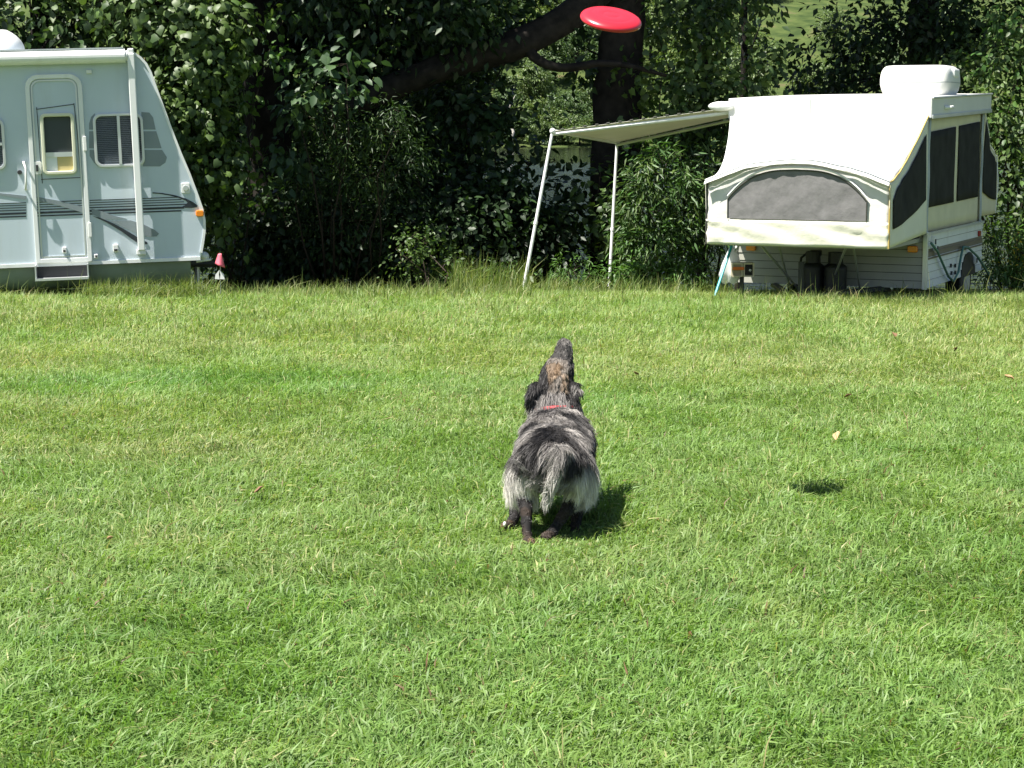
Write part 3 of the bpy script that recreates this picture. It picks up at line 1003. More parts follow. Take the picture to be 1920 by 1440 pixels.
MB().tube([rside(t, 1) for t in np.linspace(0, 1, 12)] + [rside(1, t) for t in np.linspace(1, 0, 6)], 0.012, 6).build('edge_piping', M_pipingw, rb)
# left side wall (mostly hidden)
side_sheet('side_wall_canvas', 0.03, CL - 0.03, ZT + 0.012, lambda y: RZ0 + 0.02 + roofz(y), M_cream, CR, -CW + 0.03, 0.004, 20, 10, 3)
MB().box(bl + 0.02, br - 0.02, BY + 0.02, 0.0, BZ0 - 0.02, BZ0 + 0.02).build('bunk_board', M_siding_shaded, CR)
# bunk struts, gas bottles and coupling under the bunk
for (p0, p1) in (((1426, 459), (1500, 545)), ((1460, 459), (1482, 542)), ((1588, 459), (1556, 540)), ((1600, 459), (1612, 540))):
    a = Cf(*p0, BY + 0.35); b = Cf(*p1, -0.1)
    MB().tube([(a[0], BY + 0.35, a[1]), (b[0], -0.1, b[1])], 0.011, 6).build('bunk_strut', M_alu, CR)
M_tank = pmat('gas_bottle', (0.015, 0.015, 0.017), 0.5, var=0.2)
for px in (1524, 1566):
    a = Cf(px, 520, -0.3)[0]
    tk = MB().grid(lambda u, v: (a + (0.115 * min(1, math.sin(max(v, 0.02) * PI) * 2.6)) * math.cos(2 * PI * u), -0.3 + (0.115 * min(1, math.sin(max(v, 0.02) * PI) * 2.6)) * math.sin(2 * PI * u), -0.12 + 0.40 * v), 18, 14, True).build('gas_bottle', M_tank, CR, smooth=True)
    MB().tube([(a, -0.3, 0.26), (a, -0.3, 0.34)], 0.03, 10).build('valve', M_alu, tk)
    MB().ringp([(a + 0.075 * math.cos(t), -0.3 + 0.075 * math.sin(t)) for t in np.linspace(0.4, 5.8, 12)], [(a + 0.068 * math.cos(t), -0.3 + 0.068 * math.sin(t)) for t in np.linspace(0.4, 5.8, 12)], lambda p_, q_, h: (p_, q_, h), 0.25, 0.36).build('collar', M_tank, tk)
a = Cf(1505, 490, -0.2)
MB().tube([(a[0] + 0.18, -0.25, a[1] + 0.09), (a[0] + 0.08, -0.27, a[1] + 0.1), (a[0], -0.25, a[1] + 0.04), (a[0] - 0.03, -0.22, a[1] - 0.1), (a[0] - 0.01, -0.2, a[1] - 0.2)], 0.013, 6).build('gas_hose', M_black, CR, smooth=True)
MB().box(a[0] + 0.1, a[0] + 0.2, -0.3, -0.2, a[1] + 0.06, a[1] + 0.12).build('regulator', M_dark, CR, bevel=0.01)
MB().tube([(-1.6, 0.1, -0.02), (-1.0, -1.1, -0.05), (-0.4, 0.1, -0.02)], 0.035, 6).build('tongue', M_dark, CR)
MB().tube([(-1.0, -0.95, 0.3), (-1.0, -0.95, -0.25)], 0.03, 8).build('jack', M_dark, CR)

# awning on the camper's left side: arms, fabric, two poles
M_awn = pmat('awning_vinyl', (0.60, 0.60, 0.49), 0.6, var=0.06, trans=0.22)
C2 = CM
pA = CI @ W(1036, 246, 20.8)
pB = CI @ W(1157, 267, 22.5)
q0 = Vector((xs0 - 0.03, 0.0, RZ0 + 0.10))
q1 = Vector((xs0 - 0.03, 2.0, RZ0 + 0.10 + roofz(2.0)))
def awp(u, v):
    a_ = q0.lerp(pA, v); b_ = q1.lerp(pB, v)
    p_ = a_.lerp(b_, u)
    p_.z -= 0.03 * math.sin(PI * u) * math.sin(PI * v)
    return p_
awn = MB().grid(awp, 12, 14).build('awning', M_awn, CR, smooth=True, solid=0.004)
MB().tube([pA, pB], 0.022, 10).build('front_bar', M_white, awn)
off = Vector((0, 0.0, -0.045))
MB().tube([q0 + off + Vector((0, 0.04, 0)), pA + Vector((0, 0.02, -0.03))], 0.020, 8).build('rafter', M_white, awn)
MB().tube([q1 + off, pB + Vector((0, -0.02, -0.03))], 0.018, 8).build('rafter', M_alu, awn)
MB().tube([q0 + Vector((0.0, -0.08, 0.02)), q1 + Vector((0, 0.05, 0.02))], 0.05, 12).build('awning_bag', M_white, awn, smooth=True)
MB().ellipsoid(q0 + Vector((-0.05, -0.08, 0.02)), 0.14, 0.05, 0.05).build('bag_end', M_white, awn, smooth=True)
gA = CI @ W(979, 556, 20.5); gB = CI @ W(1141, 560, 22.3)
for (a_, b_) in ((pA, gA), (pB, gB)):
    pl_ = MB().tube([a_, a_.lerp(b_, 0.55), b_], [0.016, 0.018, 0.018], 10).build('pole', M_white, awn)
    MB().tube([a_.lerp(b_, 0.545), a_.lerp(b_, 0.565)], 0.023, 10).build('pole_clamp', M_whitep, pl_)
    MB().tube([b_ + Vector((0, 0, 0.01)), b_ + Vector((0, 0, -0.05))], [0.018, 0.03], 10).build('pole_foot', M_whitep, pl_)
    MB().ellipsoid(a_, 0.032, 0.032, 0.034).build('elbow', M_whitep, pl_, smooth=True)
for v in np.linspace(0.08, 0.95, 14):   # little hem ties along both long edges
    for u in (0.0, 1.0):
        p_ = awp(u, v)
        MB().tube([p_ + Vector((0, 0, 0.012)), p_ + Vector((0.035, 0, 0.016))], 0.006, 5).build('hem_tie', M_piping, awn)

# things standing round the camper
M_teal = pmat('teal_paint', (0.02, 0.38, 0.42), 0.4, var=0.1)
a_, b_ = W(1375, 452, 19.3), W(1340, 556, 19.0)
po_ = empty('pole', b_)
MB().tube([a_ - b_, (a_ - b_) * 0.5, Vector((0, 0, 0))], 0.013, 8).build('shaft', M_teal, po_)
MB().tube([(0, 0, -0.06), (a_ - b_) * 0.06], 0.016, 8).build('ferrule', M_alu, po_)
tag(po_, 'slim teal pole leaning beside the white plastic bag', 'pole')
M_bag = pmat('white_bag', (0.82, 0.84, 0.86), 0.45, var=0.1, trans=0.35)
bc = W(1372, 496, 19.35)
bg_ = empty('plastic_bag', bc)
def bagf(u, v):
    a = 2 * PI * u
    r_ = 0.085 * (0.35 + math.sin(min(v * 1.25, 1) * PI / 2) * 0.9 - 0.55 * max(0, v - 0.8) / 0.2)
    r_ *= 1 + 0.22 * math.sin(a * 3 + v * 5) * 0.6 + 0.1 * math.sin(a * 7)
    return (r_ * math.cos(a) - 0.02 * v, r_ * 0.7 * math.sin(a), 0.16 - 0.34 * v + 0.02 * math.sin(a * 2))
MB().grid(bagf, 24, 14, True).build('bag_body', M_bag, bg_, smooth=True)
MB().tube([(0.0, 0, 0.14), (0.05, 0.01, 0.24), (0.08, 0.03, 0.20), (0.03, 0.0, 0.13)], 0.010, 5).build('bag_handle', M_bag, bg_)
tag(bg_, 'crumpled white plastic bag hanging at the front corner of the pop-up camper', 'bag')
M_tan = pmat('tan_plastic', (0.60, 0.52, 0.38), 0.5, var=0.1)
M_orange = pmat('orange_plastic', (0.75, 0.16, 0.02), 0.45, var=0.08)
bx0, bx1 = W(1372, 519, 19.2), W(1414, 493, 19.2)
bo = empty('utility_box', ((bx0.x + bx1.x) / 2, 19.2, bx0.z))
wd, hh = (bx1.x - bx0.x), (bx1.z - bx0.z)
MB().box(-wd / 2, wd / 2, 0.03, 0.16, 0, hh).build('box_back', M_tan, bo, bevel=0.004)
for k in (-1, 1):
    x0_, x1_ = (-wd / 2, -0.004) if k < 0 else (0.004, wd / 2)
    MB().ringp(rrect(x0_, x1_, 0, hh, 0.008), rrect(x0_ + 0.014, x1_ - 0.014, 0.014, hh - 0.014, 0.005), fT, -0.02, 0.03).build('compartment_frame', M_tan, bo)
MB().box(0.02, wd / 2 - 0.016, 0.026, 0.029, 0.016, hh - 0.016).build('dark_back', M_dark, bo)
MB().tube([(wd * 0.25, 0.027, hh / 2), (wd * 0.25, -0.015, hh / 2)], 0.035, 16).build('round_fitting', M_black, bo)
MB().tube([(wd * 0.25 + 0.01, -0.02, hh / 2), (wd * 0.25 + 0.02, -0.03, hh / 2 - 0.005)], 0.012, 8).build('fitting_knob', M_whitep, bo)
MB().box(-wd / 2 + 0.005, 0.01, -0.03, -0.005, hh * 0.5, hh * 0.72).build('orange_lever', M_orange, bo, bevel=0.004)
MB().box(-0.02, 0.02, 0.06, 0.1, -0.42, 0.0).build('stand', M_dark, bo)
tag(bo, 'small tan box with two square openings and an orange lever', 'box')
M_hose = pmat('green_hose', (0.06, 0.16, 0.13), 0.45, var=0.1)
hp = [CM @ Vector((0.035, *Cs(*q_, 0.035))) for q_ in ((1746, 456), (1757, 470), (1768, 495), (1778, 518), (1788, 528), (1797, 510), (1802, 480), (1806, 463), (1815, 464))]
hp += [CM @ Vector((0.08, *Cs(*q_, 0.08))) for q_ in ((1832, 480), (1845, 500))]
e0 = W(1862, 530, 22.6); e0.z = gz(e0.x, e0.y) + 0.15
e1 = W(1940, 540, 22.9); e1.z = gz(e1.x, e1.y) + 0.05
hp += [e0, e1]
ho = MB().tube(hp, 0.013, 8).build('garden_hose', M_hose, None, smooth=True)
tag(ho, 'dark green garden hose looped along the side of the pop-up camper', 'hose')

# marker flag by the nose of the travel trailer
fb = W(412, 525, 18.5)
fb.z = gz(fb.x, fb.y)
fl = empty('marker_flag', fb)
ppm = FPX / 18.5
def FL(px, py):
    w_ = W(px, py, 18.5)
    return (w_.x - fb.x, w_.z - fb.z)
M_pink = pmat('pink_flag', (0.88, 0.20, 0.27), 0.6, var=0.08, trans=0.3)
def flagf(u, v):
    tl = Vector((*FL(409, 476), 0)); tr_ = Vector((*FL(415, 475), 0)); b0 = Vector((*FL(403, 494), 0)); b1 = Vector((*FL(422, 502), 0))
    p_ = tl.lerp(tr_, u).lerp(b0.lerp(b1, u), v)
    return (p_.x, -0.035 * math.cos((u - 0.5) * PI) * v * 1.2, p_.y)
MB().grid(flagf, 10, 8).build('pennant', M_pink, fl, smooth=True, solid=0.002)
a = FL(412, 474)
MB().tube([(a[0], 0.012, a[1]), (a[0], 0.012, -0.1)], 0.003, 6).build('stake', M_alu, fl)
for (l, r_) in ((403, 411.5), (412.5, 421)):
    p0, p1 = FL(l, 523), FL(r_, 506)
    MB().prism([(p0[0], p0[1]), (p1[0], p0[1] - 0.004), (p1[0] - 0.006, (p0[1] + p1[1]) / 2), (FL(411.5, 506)[0], p1[1]), (p0[0] + 0.008, (p0[1] + p1[1]) / 2)], fT, -0.01, 0.004).build('white_tag', M_whitep, fl)
tag(fl, 'pink pennant marker with white tag in the grass by the trailer nose', 'flag')

# ------------------------------------------------------------------ flying disc
fd = W(1147, 27, 7.75)
M_disc = pmat('red_plastic', (0.52, 0.018, 0.032), 0.32, var=0.06, vscale=14, coat=0.2)
pr = [(0.0, 0.0), (0.03, 0.0), (0.032, -.0006), (0.034, 0.0), (0.05, 0.0), (0.078, -0.0005), (0.0815, -0.0015), (0.084, -0.001), (0.098, -0.003), (0.110, -0.007), (0.118, -0.012), (0.1225, -0.018), (0.1235, -0.024), (0.1215, -0.030), (0.1175, -0.031), (0.116, -0.026), (0.112, -0.014), (0.10, -0.007), (0.05, -0.0035), (0.0, -0.0035)]
dm = MB().grid(lambda u, v: (pr[round(v * (len(pr) - 1))][0] * math.cos(2 * PI * u), pr[round(v * (len(pr) - 1))][0] * math.sin(2 * PI * u), pr[round(v * (len(pr) - 1))][1]), 64, len(pr), True)
disc = dm.build('flying_disc', M_disc, None, smooth=True)
disc.location = fd
disc.rotation_euler = (R(22.5), R(8), 0)
tag(disc, 'red plastic flying disc in the air above the dog', 'flying disc')

# ------------------------------------------------------------------ foliage tools
def tmpl(kind):
    if kind == 'heart':
        v = [(0, .05, .06), (-.30, -.10, -.02), (-.5, .25, -.06), (-.34, .62, -.06), (0, 1, -.22), (.34, .62, -.03), (.5, .25, -.04), (.30, -.10, .0), (0, .45, .07)]
        f = [(8, i, i + 1) for i in range(7)] + [(8, 7, 0)]
        f = [(a, c, b) for a, b, c in f]
    elif kind == 'ovate':
        v = [(0, 0, 0), (-.26, .25, .06), (-.25, .6, .05), (0, 1, -.08), (.25, .6, .05), (.26, .25, .06), (0, .5, 0)]
        f = [(6, 1, 0), (6, 2, 1), (6, 3, 2), (6, 4, 3), (6, 5, 4), (6, 0, 5)]
    elif kind == 'diamond':
        v = [(0, 0, 0), (-.27, .42, .07), (0, 1, -.06), (.27, .42, .07)]
        f = [(0, 2, 1), (0, 3, 2)]
    elif kind == 'lance':
        v = [(0, 0, 0), (-.11, .35, .03), (0, 1, -.14), (.11, .35, .03)]
        f = [(0, 2, 1), (0, 3, 2)]
    return np.array(v, dtype=float), np.array(f, dtype=int)


def leaf_arrays(P, N, D, S, kind):
    tv, tf = tmpl(kind)
    D = norm(D - N * np.sum(D * N, -1, keepdims=True))
    Bx = np.cross(D, N)
    S = S[:, None, None]
    V = P[:, None, :] + S * (tv[None, :, 0:1] * Bx[:, None, :] + tv[None, :, 1:2] * D[:, None, :] + tv[None, :, 2:3] * N[:, None, :])
    k = len(tv)
    Fa = tf[None] + (np.arange(len(P)) * k)[:, None, None]
    return V.reshape(-1, 3), Fa.reshape(-1, 3), k


def cluster_leaves(blobs, seed, outward=0.7, up=0.5, rnd=0.6, droop=0.6, sub=0.16, shell=0.5):
    """blobs: (centre, (rx,ry,rz), n). Returns positions, normals, directions and sub-cluster centres"""
    g = np.random.default_rng(seed)
    PP, NN, DD, SC, MU = [], [], [], [], []
    for bb in blobs:
        c, r, n = bb[:3]
        MU.append(np.full(n, bb[3] if len(bb) > 3 else 1.0))
        c = np.array(c, dtype=float)
        r = np.array(r, dtype=float)
        m = max(3, int(n / 26))
        d = norm(g.normal(size=(m, 3)))
        rad = shell + (1 - shell) * g.random((m, 1)) ** 0.6
        sc = c + d * rad * r
        SC.append(sc)
        k = g.integers(0, m, n)
        off = g.normal(size=(n, 3)) * sub * g.uniform(0.5, 1.3, m)[k][:, None]
        p_ = sc[k] + off
        o = norm((p_ - c) / r)
        N_ = norm(o * outward + np.array([0, 0, up]) + g.normal(size=(n, 3)) * rnd)
        D_ = norm(o * 0.5 + np.array([0, 0, -droop]) + norm(off) * 0.6 + g.normal(size=(n, 3)) * 0.4)
        PP.append(p_); NN.append(N_); DD.append(D_)
    return np.concatenate(PP), np.concatenate(NN), np.concatenate(DD), np.concatenate(SC), np.concatenate(MU)


def rough_tube(w, pts, rad, seg=16, seed=0):
    """trunk or limb: smooth path, furrowed uneven surface"""
    pts = [Vector(q_) for q_ in pts]
    P_, R_ = [], []
    for i in range(len(pts) - 1):
        p0, p1, p2, p3 = pts[max(i - 1, 0)], pts[i], pts[i + 1], pts[min(i + 2, len(pts) - 1)]
        m_ = max(3, int((p2 - p1).length / 0.09))
        for k in range(m_ + (i == len(pts) - 2)):
            t = k / m_
            P_.append(0.5 * ((2 * p1) + (p2 - p0) * t + (2 * p0 - 5 * p1 + 4 * p2 - p3) * t * t + (3 * p1 - p0 - 3 * p2 + p3) * t ** 3))
            R_.append(rad[i] * (1 - t) + rad[i + 1] * t)
    o = len(w.v)
    w.tube(P_, R_, seg)
    vv = np.array(w.v[o:])
    cen_ = np.repeat(np.array([tuple(q_) for q_ in P_]), seg, 0)
    rr_ = np.repeat(np.array(R_), seg)
    an = np.tile(np.arange(seg), len(P_)) * 2 * PI / seg
    al = np.repeat(np.arange(len(P_)) * 0.09, seg)
    q_ = np.stack([np.cos(an) * 2.6, np.sin(an) * 2.6, al * 2.2], -1)
    d_ = 1 + .22 * (vnoise(q_, 1.0, seed + 3) - .5) + .26 * (vnoise(q_ * np.array([2.2, 2.2, .9]), 1.0, seed + 9) - .5)
    d_ *= 1 + .35 * np.maximum(0, vnoise(q_ * .5, 1.0, seed + 15) - .68)
    w.v[o:] = [tuple(r_) for r_ in cen_ + (vv - cen_) * d_[:, None]]


def leaf_cols(n, g, cols, var=0.3, P=None):
    cols = np.array(cols)
    if P is None:
        k = g.random(n)
    else:
        k = np.clip(vnoise(P, 2.2, 31) * 0.8 + g.normal(size=n) * 0.2 + 0.1, 0, 0.999)
    x = k * (len(cols) - 1)
    i = np.clip(x.astype(int), 0, len(cols) - 2) if len(cols) > 1 else np.zeros(n, int)
    f = (x - i)[:, None]
    c = cols[i] * (1 - f) + cols[np.minimum(i + 1, len(cols) - 1)] * f
    return c * (1 + g.uniform(-var, var, (n, 1)))


G_DARK = [(0.012, 0.028, 0.009), (0.020, 0.044, 0.013), (0.030, 0.064, 0.018)]  # greens lowered so the thicket's deep shade sits in the leaf colour
G_MID = [(0.032, 0.066, 0.016), (0.054, 0.100, 0.022), (0.088, 0.138, 0.032)]
G_YEL = [(0.055, 0.105, 0.022), (0.090, 0.145, 0.030), (0.140, 0.170, 0.035)]
G_BLUE = [(0.030, 0.065, 0.026), (0.050, 0.095, 0.042), (0.070, 0.125, 0.048)]
G_BRIGHT = [(0.050, 0.125, 0.025), (0.075, 0.160, 0.030), (0.105, 0.190, 0.040)]


def plant(name, label, cat, base, blobs, seed, kind='diamond', size=(0.06, 0.1), cols=G_MID, mat=None, trunk=None, stems=5, stem_r=0.02, group=None,
          outward=0.7, up=0.5, rnd=0.6, droop=0.6, sub=0.16, shell=0.5, twigs=40, leaf_objs=0, crown='foliage', trunk_name='stem', var=0.3, limbs=()):
    g = np.random.default_rng(seed + 1000)
    b = Vector(base)
    root = empty(name, b)
    tag(root, label, cat, group)
    P, N, D, SC, MU = cluster_leaves(blobs, seed, outward, up, rnd, droop, sub, shell)
    n = len(P)
    S = g.uniform(size[0], size[1], n) * MU
    C = leaf_cols(n, g, cols, var, P)
    keep = np.ones(n, bool)
    objs = None
    if leaf_objs:
        # the leaves that face the open field and stand furthest forward become leaves of their own
        score = -P[:, 1] * 1.0 - N[:, 1] * 0.5 + (S - size[0]) * 6 + g.random(n) * 0.25
        vis = (P[:, 2] > 0.1) & (P[:, 2] < 3.3)
        score[~vis] = -1e9
        objs = np.argsort(-score)[:leaf_objs]
        keep[objs] = False
    V, Fa, k = leaf_arrays(P[keep] - np.array(b), N[keep], D[keep], S[keep], kind)
    me_ = mesh_np(crown, V, Fa, np.repeat(C[keep], k, 0), smooth=kind in ('heart', 'ovate'))
    cr = link(crown, me_, mat or M_leaf, root)
    if objs is not None:
        cr['kind'] = 'stuff'
        tv, tf = tmpl(kind)
        lm = mesh_np('leaf', tv, tf, smooth=True)
        lm.materials.append(attr_mat(name + '_single_leaf', 0.5, 0.42, 0.24, base=(cols[0], cols[-1])))
        for i in objs:
            d_ = Vector(D[i]); n_ = Vector(N[i])
            d_ = (d_ - n_ * d_.dot(n_)).normalized()
            bx_ = d_.cross(n_)
            m3 = Matrix((bx_, d_, n_)).transposed().to_4x4()
            lo = bpy.data.objects.new('leaf', lm)
            col.objects.link(lo)
            lo.parent = root
            lo.matrix_local = Matrix.Translation(Vector(P[i]) - b) @ m3 @ Matrix.Scale(float(S[i]), 4)
    # woody parts
    w = MB()
    if trunk:
        for pts, rad in trunk:
            rough_tube(w, [Vector(q_) - b for q_ in pts], rad, 18, seed)
    else:
        allc = np.array([bl_[0] for bl_ in blobs], dtype=float)
        for s in range(stems):
            t = allc[s % len(allc)] + g.normal(size=3) * 0.12
            o = Vector((g.normal() * 0.12, g.normal() * 0.08, -0.05))
            e = Vector(t) - b
            w.tube([o, o.lerp(e, 0.35) + Vector((g.normal() * 0.10, g.normal() * .05, 0.05)), o.lerp(e, 0.7) + Vector((g.normal() * 0.10, g.normal() * .05, 0.05)), e], [stem_r, stem_r * 0.8, stem_r * 0.6, stem_r * 0.35], 6)
    heads = []
    if trunk:
        for pts, rad in trunk:
            heads += [Vector(q_) for q_ in pts[1:]]
    else:
        heads = [Vector(bl_[0]) for bl_ in blobs]
    sel = g.permutation(len(SC))[:twigs]
    for i in sel:
        t = Vector(SC[i])
        h = min(heads, key=lambda q_: (q_ - t).length)
        mid = h.lerp(t, 0.55) + Vector((g.normal(), g.normal(), g.normal())) * 0.05 * (t - h).length
        r0 = min(0.012, 0.004 + 0.006 * (t - h).length) if not trunk else min(0.05, 0.010 + 0.010 * (t - h).length)
        w.tube([h - b, mid - b, t - b], [r0, r0 * 0.7, r0 * 0.3], 5, caps=False)
    w.build(trunk_name, M_bark if trunk else M_twig, root, smooth=True)
    return root


def B(px, py, d, rpx, ry, rpz, n):
    """blob given by its outline in the photograph and its distance"""
    m = FPX / d
    return (W(px, py, d), (rpx / m, ry, rpz / m), n)


def gbase(px, d):
    x = X(px, d)
    return (x, d, gz(x, d) - 0.03)


# vine-hung trees behind the travel trailer
bs = gbase(330, 22.3)
plant('vine_covered_tree', 'vine-covered tree with glossy heart-shaped leaves behind the nose of the travel trailer', 'tree', bs,
      [B(300, 30, 22.0, 115, .45, 110, 1500), B(370, 150, 21.8, 70, .4, 120, 1300), B(330, 250, 21.7, 60, .4, 100, 700), B(395, 300, 21.8, 45, .35, 130, 760), B(410, 60, 22.0, 60, .4, 90, 760),
       B(405, 420, 21.9, 26, .25, 60, 110), B(220, -60, 22.2, 140, .5, 110, 700), B(330, -190, 22.4, 160, .6, 110, 500), B(380, -330, 22.6, 170, .7, 120, 500), B(450, -220, 22.9, 80, .4, 100, 400), B(360, 380, 22.3, 60, .4, 110, 400)],
      11, 'heart', (0.05, 0.12), G_MID + G_MID[1:], M_leaf_gloss, trunk=[([bs, (bs[0] + .1, 22.4, 1.5), (bs[0] - .1, 22.5, 3.2), (bs[0] + .2, 22.6, 5)], [.16, .13, .11, .06])],
      sub=0.17, shell=0.55, outward=0.75, up=0.35, rnd=0.45, droop=1.0, leaf_objs=260, crown='crown', trunk_name='trunk', twigs=60)
bs = gbase(90, 23.2)
plant('broadleaf_tree', 'leafy tree with pointed leaves above the roof of the travel trailer', 'tree', bs,
      [B(60, 20, 22.6, 110, .5, 80, 800), B(150, 60, 22.4, 60, .4, 60, 420), B(20, 110, 22.8, 80, .4, 70, 350), B(-120, 40, 22.8, 130, .6, 130, 700), B(60, -120, 22.9, 190, .8, 110, 800), B(-80, 260, 23, 200, .5, 200, 500), B(200, 250, 23.2, 120, .4, 200, 500)],
      12, 'ovate', (0.09, 0.15), G_DARK + G_MID[1:], M_leaf_gloss, trunk=[([bs, (bs[0], 23.2, 2), (bs[0] + .2, 23.3, 5)], [.15, .12, .07])],
      sub=0.18, droop=0.7, crown='crown', trunk_name='trunk', twigs=60)

# tall tree with the dark trunk left of centre; its crown shades the thicket below
bs = gbase(505, 24.3)
T1top = [(bs[0] + .05, 24.3, 1.5), (bs[0] - .05, 24.3, 3.4), (bs[0] + .1, 24.3, 6.0), (bs[0] - .3, 24.3, 9.0)]
plant('tall_tree', 'tall dark tree whose furrowed trunk rises left of centre beside the vines', 'tree', bs,
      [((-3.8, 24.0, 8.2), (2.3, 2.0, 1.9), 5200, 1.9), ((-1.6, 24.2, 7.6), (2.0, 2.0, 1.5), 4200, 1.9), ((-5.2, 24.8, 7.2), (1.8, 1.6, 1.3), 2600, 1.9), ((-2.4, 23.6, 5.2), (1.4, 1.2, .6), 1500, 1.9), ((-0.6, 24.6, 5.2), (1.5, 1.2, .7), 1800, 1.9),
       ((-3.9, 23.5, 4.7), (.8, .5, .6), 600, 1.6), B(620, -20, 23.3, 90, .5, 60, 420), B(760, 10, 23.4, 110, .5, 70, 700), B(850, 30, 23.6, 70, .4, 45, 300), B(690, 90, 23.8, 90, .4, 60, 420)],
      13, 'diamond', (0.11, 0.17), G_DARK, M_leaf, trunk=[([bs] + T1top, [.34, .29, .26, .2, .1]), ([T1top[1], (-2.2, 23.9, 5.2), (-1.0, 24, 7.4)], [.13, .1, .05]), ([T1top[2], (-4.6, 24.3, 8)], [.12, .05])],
      sub=0.24, crown='crown', trunk_name='trunk', twigs=90)

# vine leaves climbing that trunk, with bright sun on them
bs = gbase(440, 22.9)
plant('climbing_vine', 'bright yellow-green climbing vine hanging beside the furrowed trunk', 'vine', bs,
      [B(440, 100, 22.6, 26, .2, 42, 60), B(475, 180, 22.6, 20, .2, 36, 40), B(420, 20, 22.6, 30, .2, 30, 60), B(530, 110, 22.7, 40, .2, 40, 50), B(520, 45, 22.8, 30, .2, 25, 30)],
      14, 'heart', (0.06, 0.10), G_BRIGHT, M_leaf, stems=4, stem_r=0.012, sub=0.09, shell=0.2, twigs=14, leaf_objs=90)
bs = gbase(620, 22.8)
plant('pointed_leaf_sapling', 'sapling with big pointed leaves in front of the dark limb', 'sapling', bs,
      [B(615, 165, 22.3, 65, .3, 60, 130), B(650, 120, 22.3, 40, .25, 40, 70), B(575, 215, 22.4, 45, .25, 40, 80), B(530, 280, 22.5, 60, .3, 40, 90)],
      15, 'ovate', (0.11, 0.17), G_BLUE, M_leaf_gloss, stems=4, stem_r=0.016, sub=0.13, shell=0.2, droop=0.9, twigs=16, leaf_objs=120)
bs = gbase(690, 22.9)
plant('fine_leaved_shrub', 'fine-leaved green shrub catching sun under the heavy limb', 'shrub', bs,
      [B(600, 230, 22.6, 60, .3, 40, 700), B(650, 260, 22.5, 70, .35, 50, 900), B(738, 205, 22.1, 22, .15, 18, 200), B(720, 250, 22.4, 50, .3, 35, 600), B(690, 330, 22.6, 90, .35, 50, 1100), B(770, 300, 22.9, 60, .3, 70, 700), B(560, 330, 22.8, 80, .35, 60, 800), B(640, 410, 23.0, 110, .35, 70, 1100)],
      16, 'lance', (0.045, 0.095), G_DARK[1:] + G_MID, M_leaf, stems=7, stem_r=0.014, sub=0.11, twigs=60, shell=0.25)

# shaded thicket
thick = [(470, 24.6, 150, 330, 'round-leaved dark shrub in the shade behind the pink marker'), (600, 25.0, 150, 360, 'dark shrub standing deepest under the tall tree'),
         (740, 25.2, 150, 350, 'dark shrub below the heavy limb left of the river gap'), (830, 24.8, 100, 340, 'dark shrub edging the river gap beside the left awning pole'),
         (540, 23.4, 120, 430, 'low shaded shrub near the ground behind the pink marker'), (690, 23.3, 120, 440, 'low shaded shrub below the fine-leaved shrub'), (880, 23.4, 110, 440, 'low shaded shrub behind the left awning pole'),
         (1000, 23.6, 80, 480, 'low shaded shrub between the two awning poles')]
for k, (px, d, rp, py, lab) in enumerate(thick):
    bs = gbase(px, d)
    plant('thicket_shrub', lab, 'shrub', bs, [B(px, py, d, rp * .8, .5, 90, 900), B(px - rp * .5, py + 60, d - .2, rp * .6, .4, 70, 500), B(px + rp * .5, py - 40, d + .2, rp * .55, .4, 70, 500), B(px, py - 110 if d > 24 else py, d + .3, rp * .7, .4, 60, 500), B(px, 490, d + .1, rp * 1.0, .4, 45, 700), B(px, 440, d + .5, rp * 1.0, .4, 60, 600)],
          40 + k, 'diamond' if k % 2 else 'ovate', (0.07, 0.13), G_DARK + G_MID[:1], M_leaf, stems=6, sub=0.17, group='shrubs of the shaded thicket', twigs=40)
bs = gbase(800, 22.0)
plant('low_bush', 'low yellowish bush at the edge of the grass in front of the shaded thicket', 'bush', bs,
      [B(790, 455, 22.3, 35, .2, 30, 260), B(765, 485, 22.1, 30, .2, 35, 260), B(835, 490, 22.2, 40, .25, 38, 340)], 60, 'ovate', (0.035, 0.07), G_DARK[2:] + G_YEL[:2], M_leaf, stems=5, stem_r=0.01, sub=0.08, twigs=30)

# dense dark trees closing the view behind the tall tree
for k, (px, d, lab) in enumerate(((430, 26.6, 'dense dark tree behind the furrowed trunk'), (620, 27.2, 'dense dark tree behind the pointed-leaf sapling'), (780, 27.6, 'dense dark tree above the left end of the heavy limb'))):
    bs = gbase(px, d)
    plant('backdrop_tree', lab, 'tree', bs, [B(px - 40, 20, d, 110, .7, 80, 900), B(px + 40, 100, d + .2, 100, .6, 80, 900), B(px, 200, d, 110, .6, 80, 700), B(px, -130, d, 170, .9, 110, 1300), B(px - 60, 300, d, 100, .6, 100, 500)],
          160 + k, 'diamond', (0.13, 0.22), G_DARK, M_leaf, trunk=[([bs, (bs[0] + .1, d, 2.2), (bs[0], d, 5)], [.14, .12, .06])], sub=0.24, crown='crown', trunk_name='trunk', twigs=30, group='dense trees of the thicket')

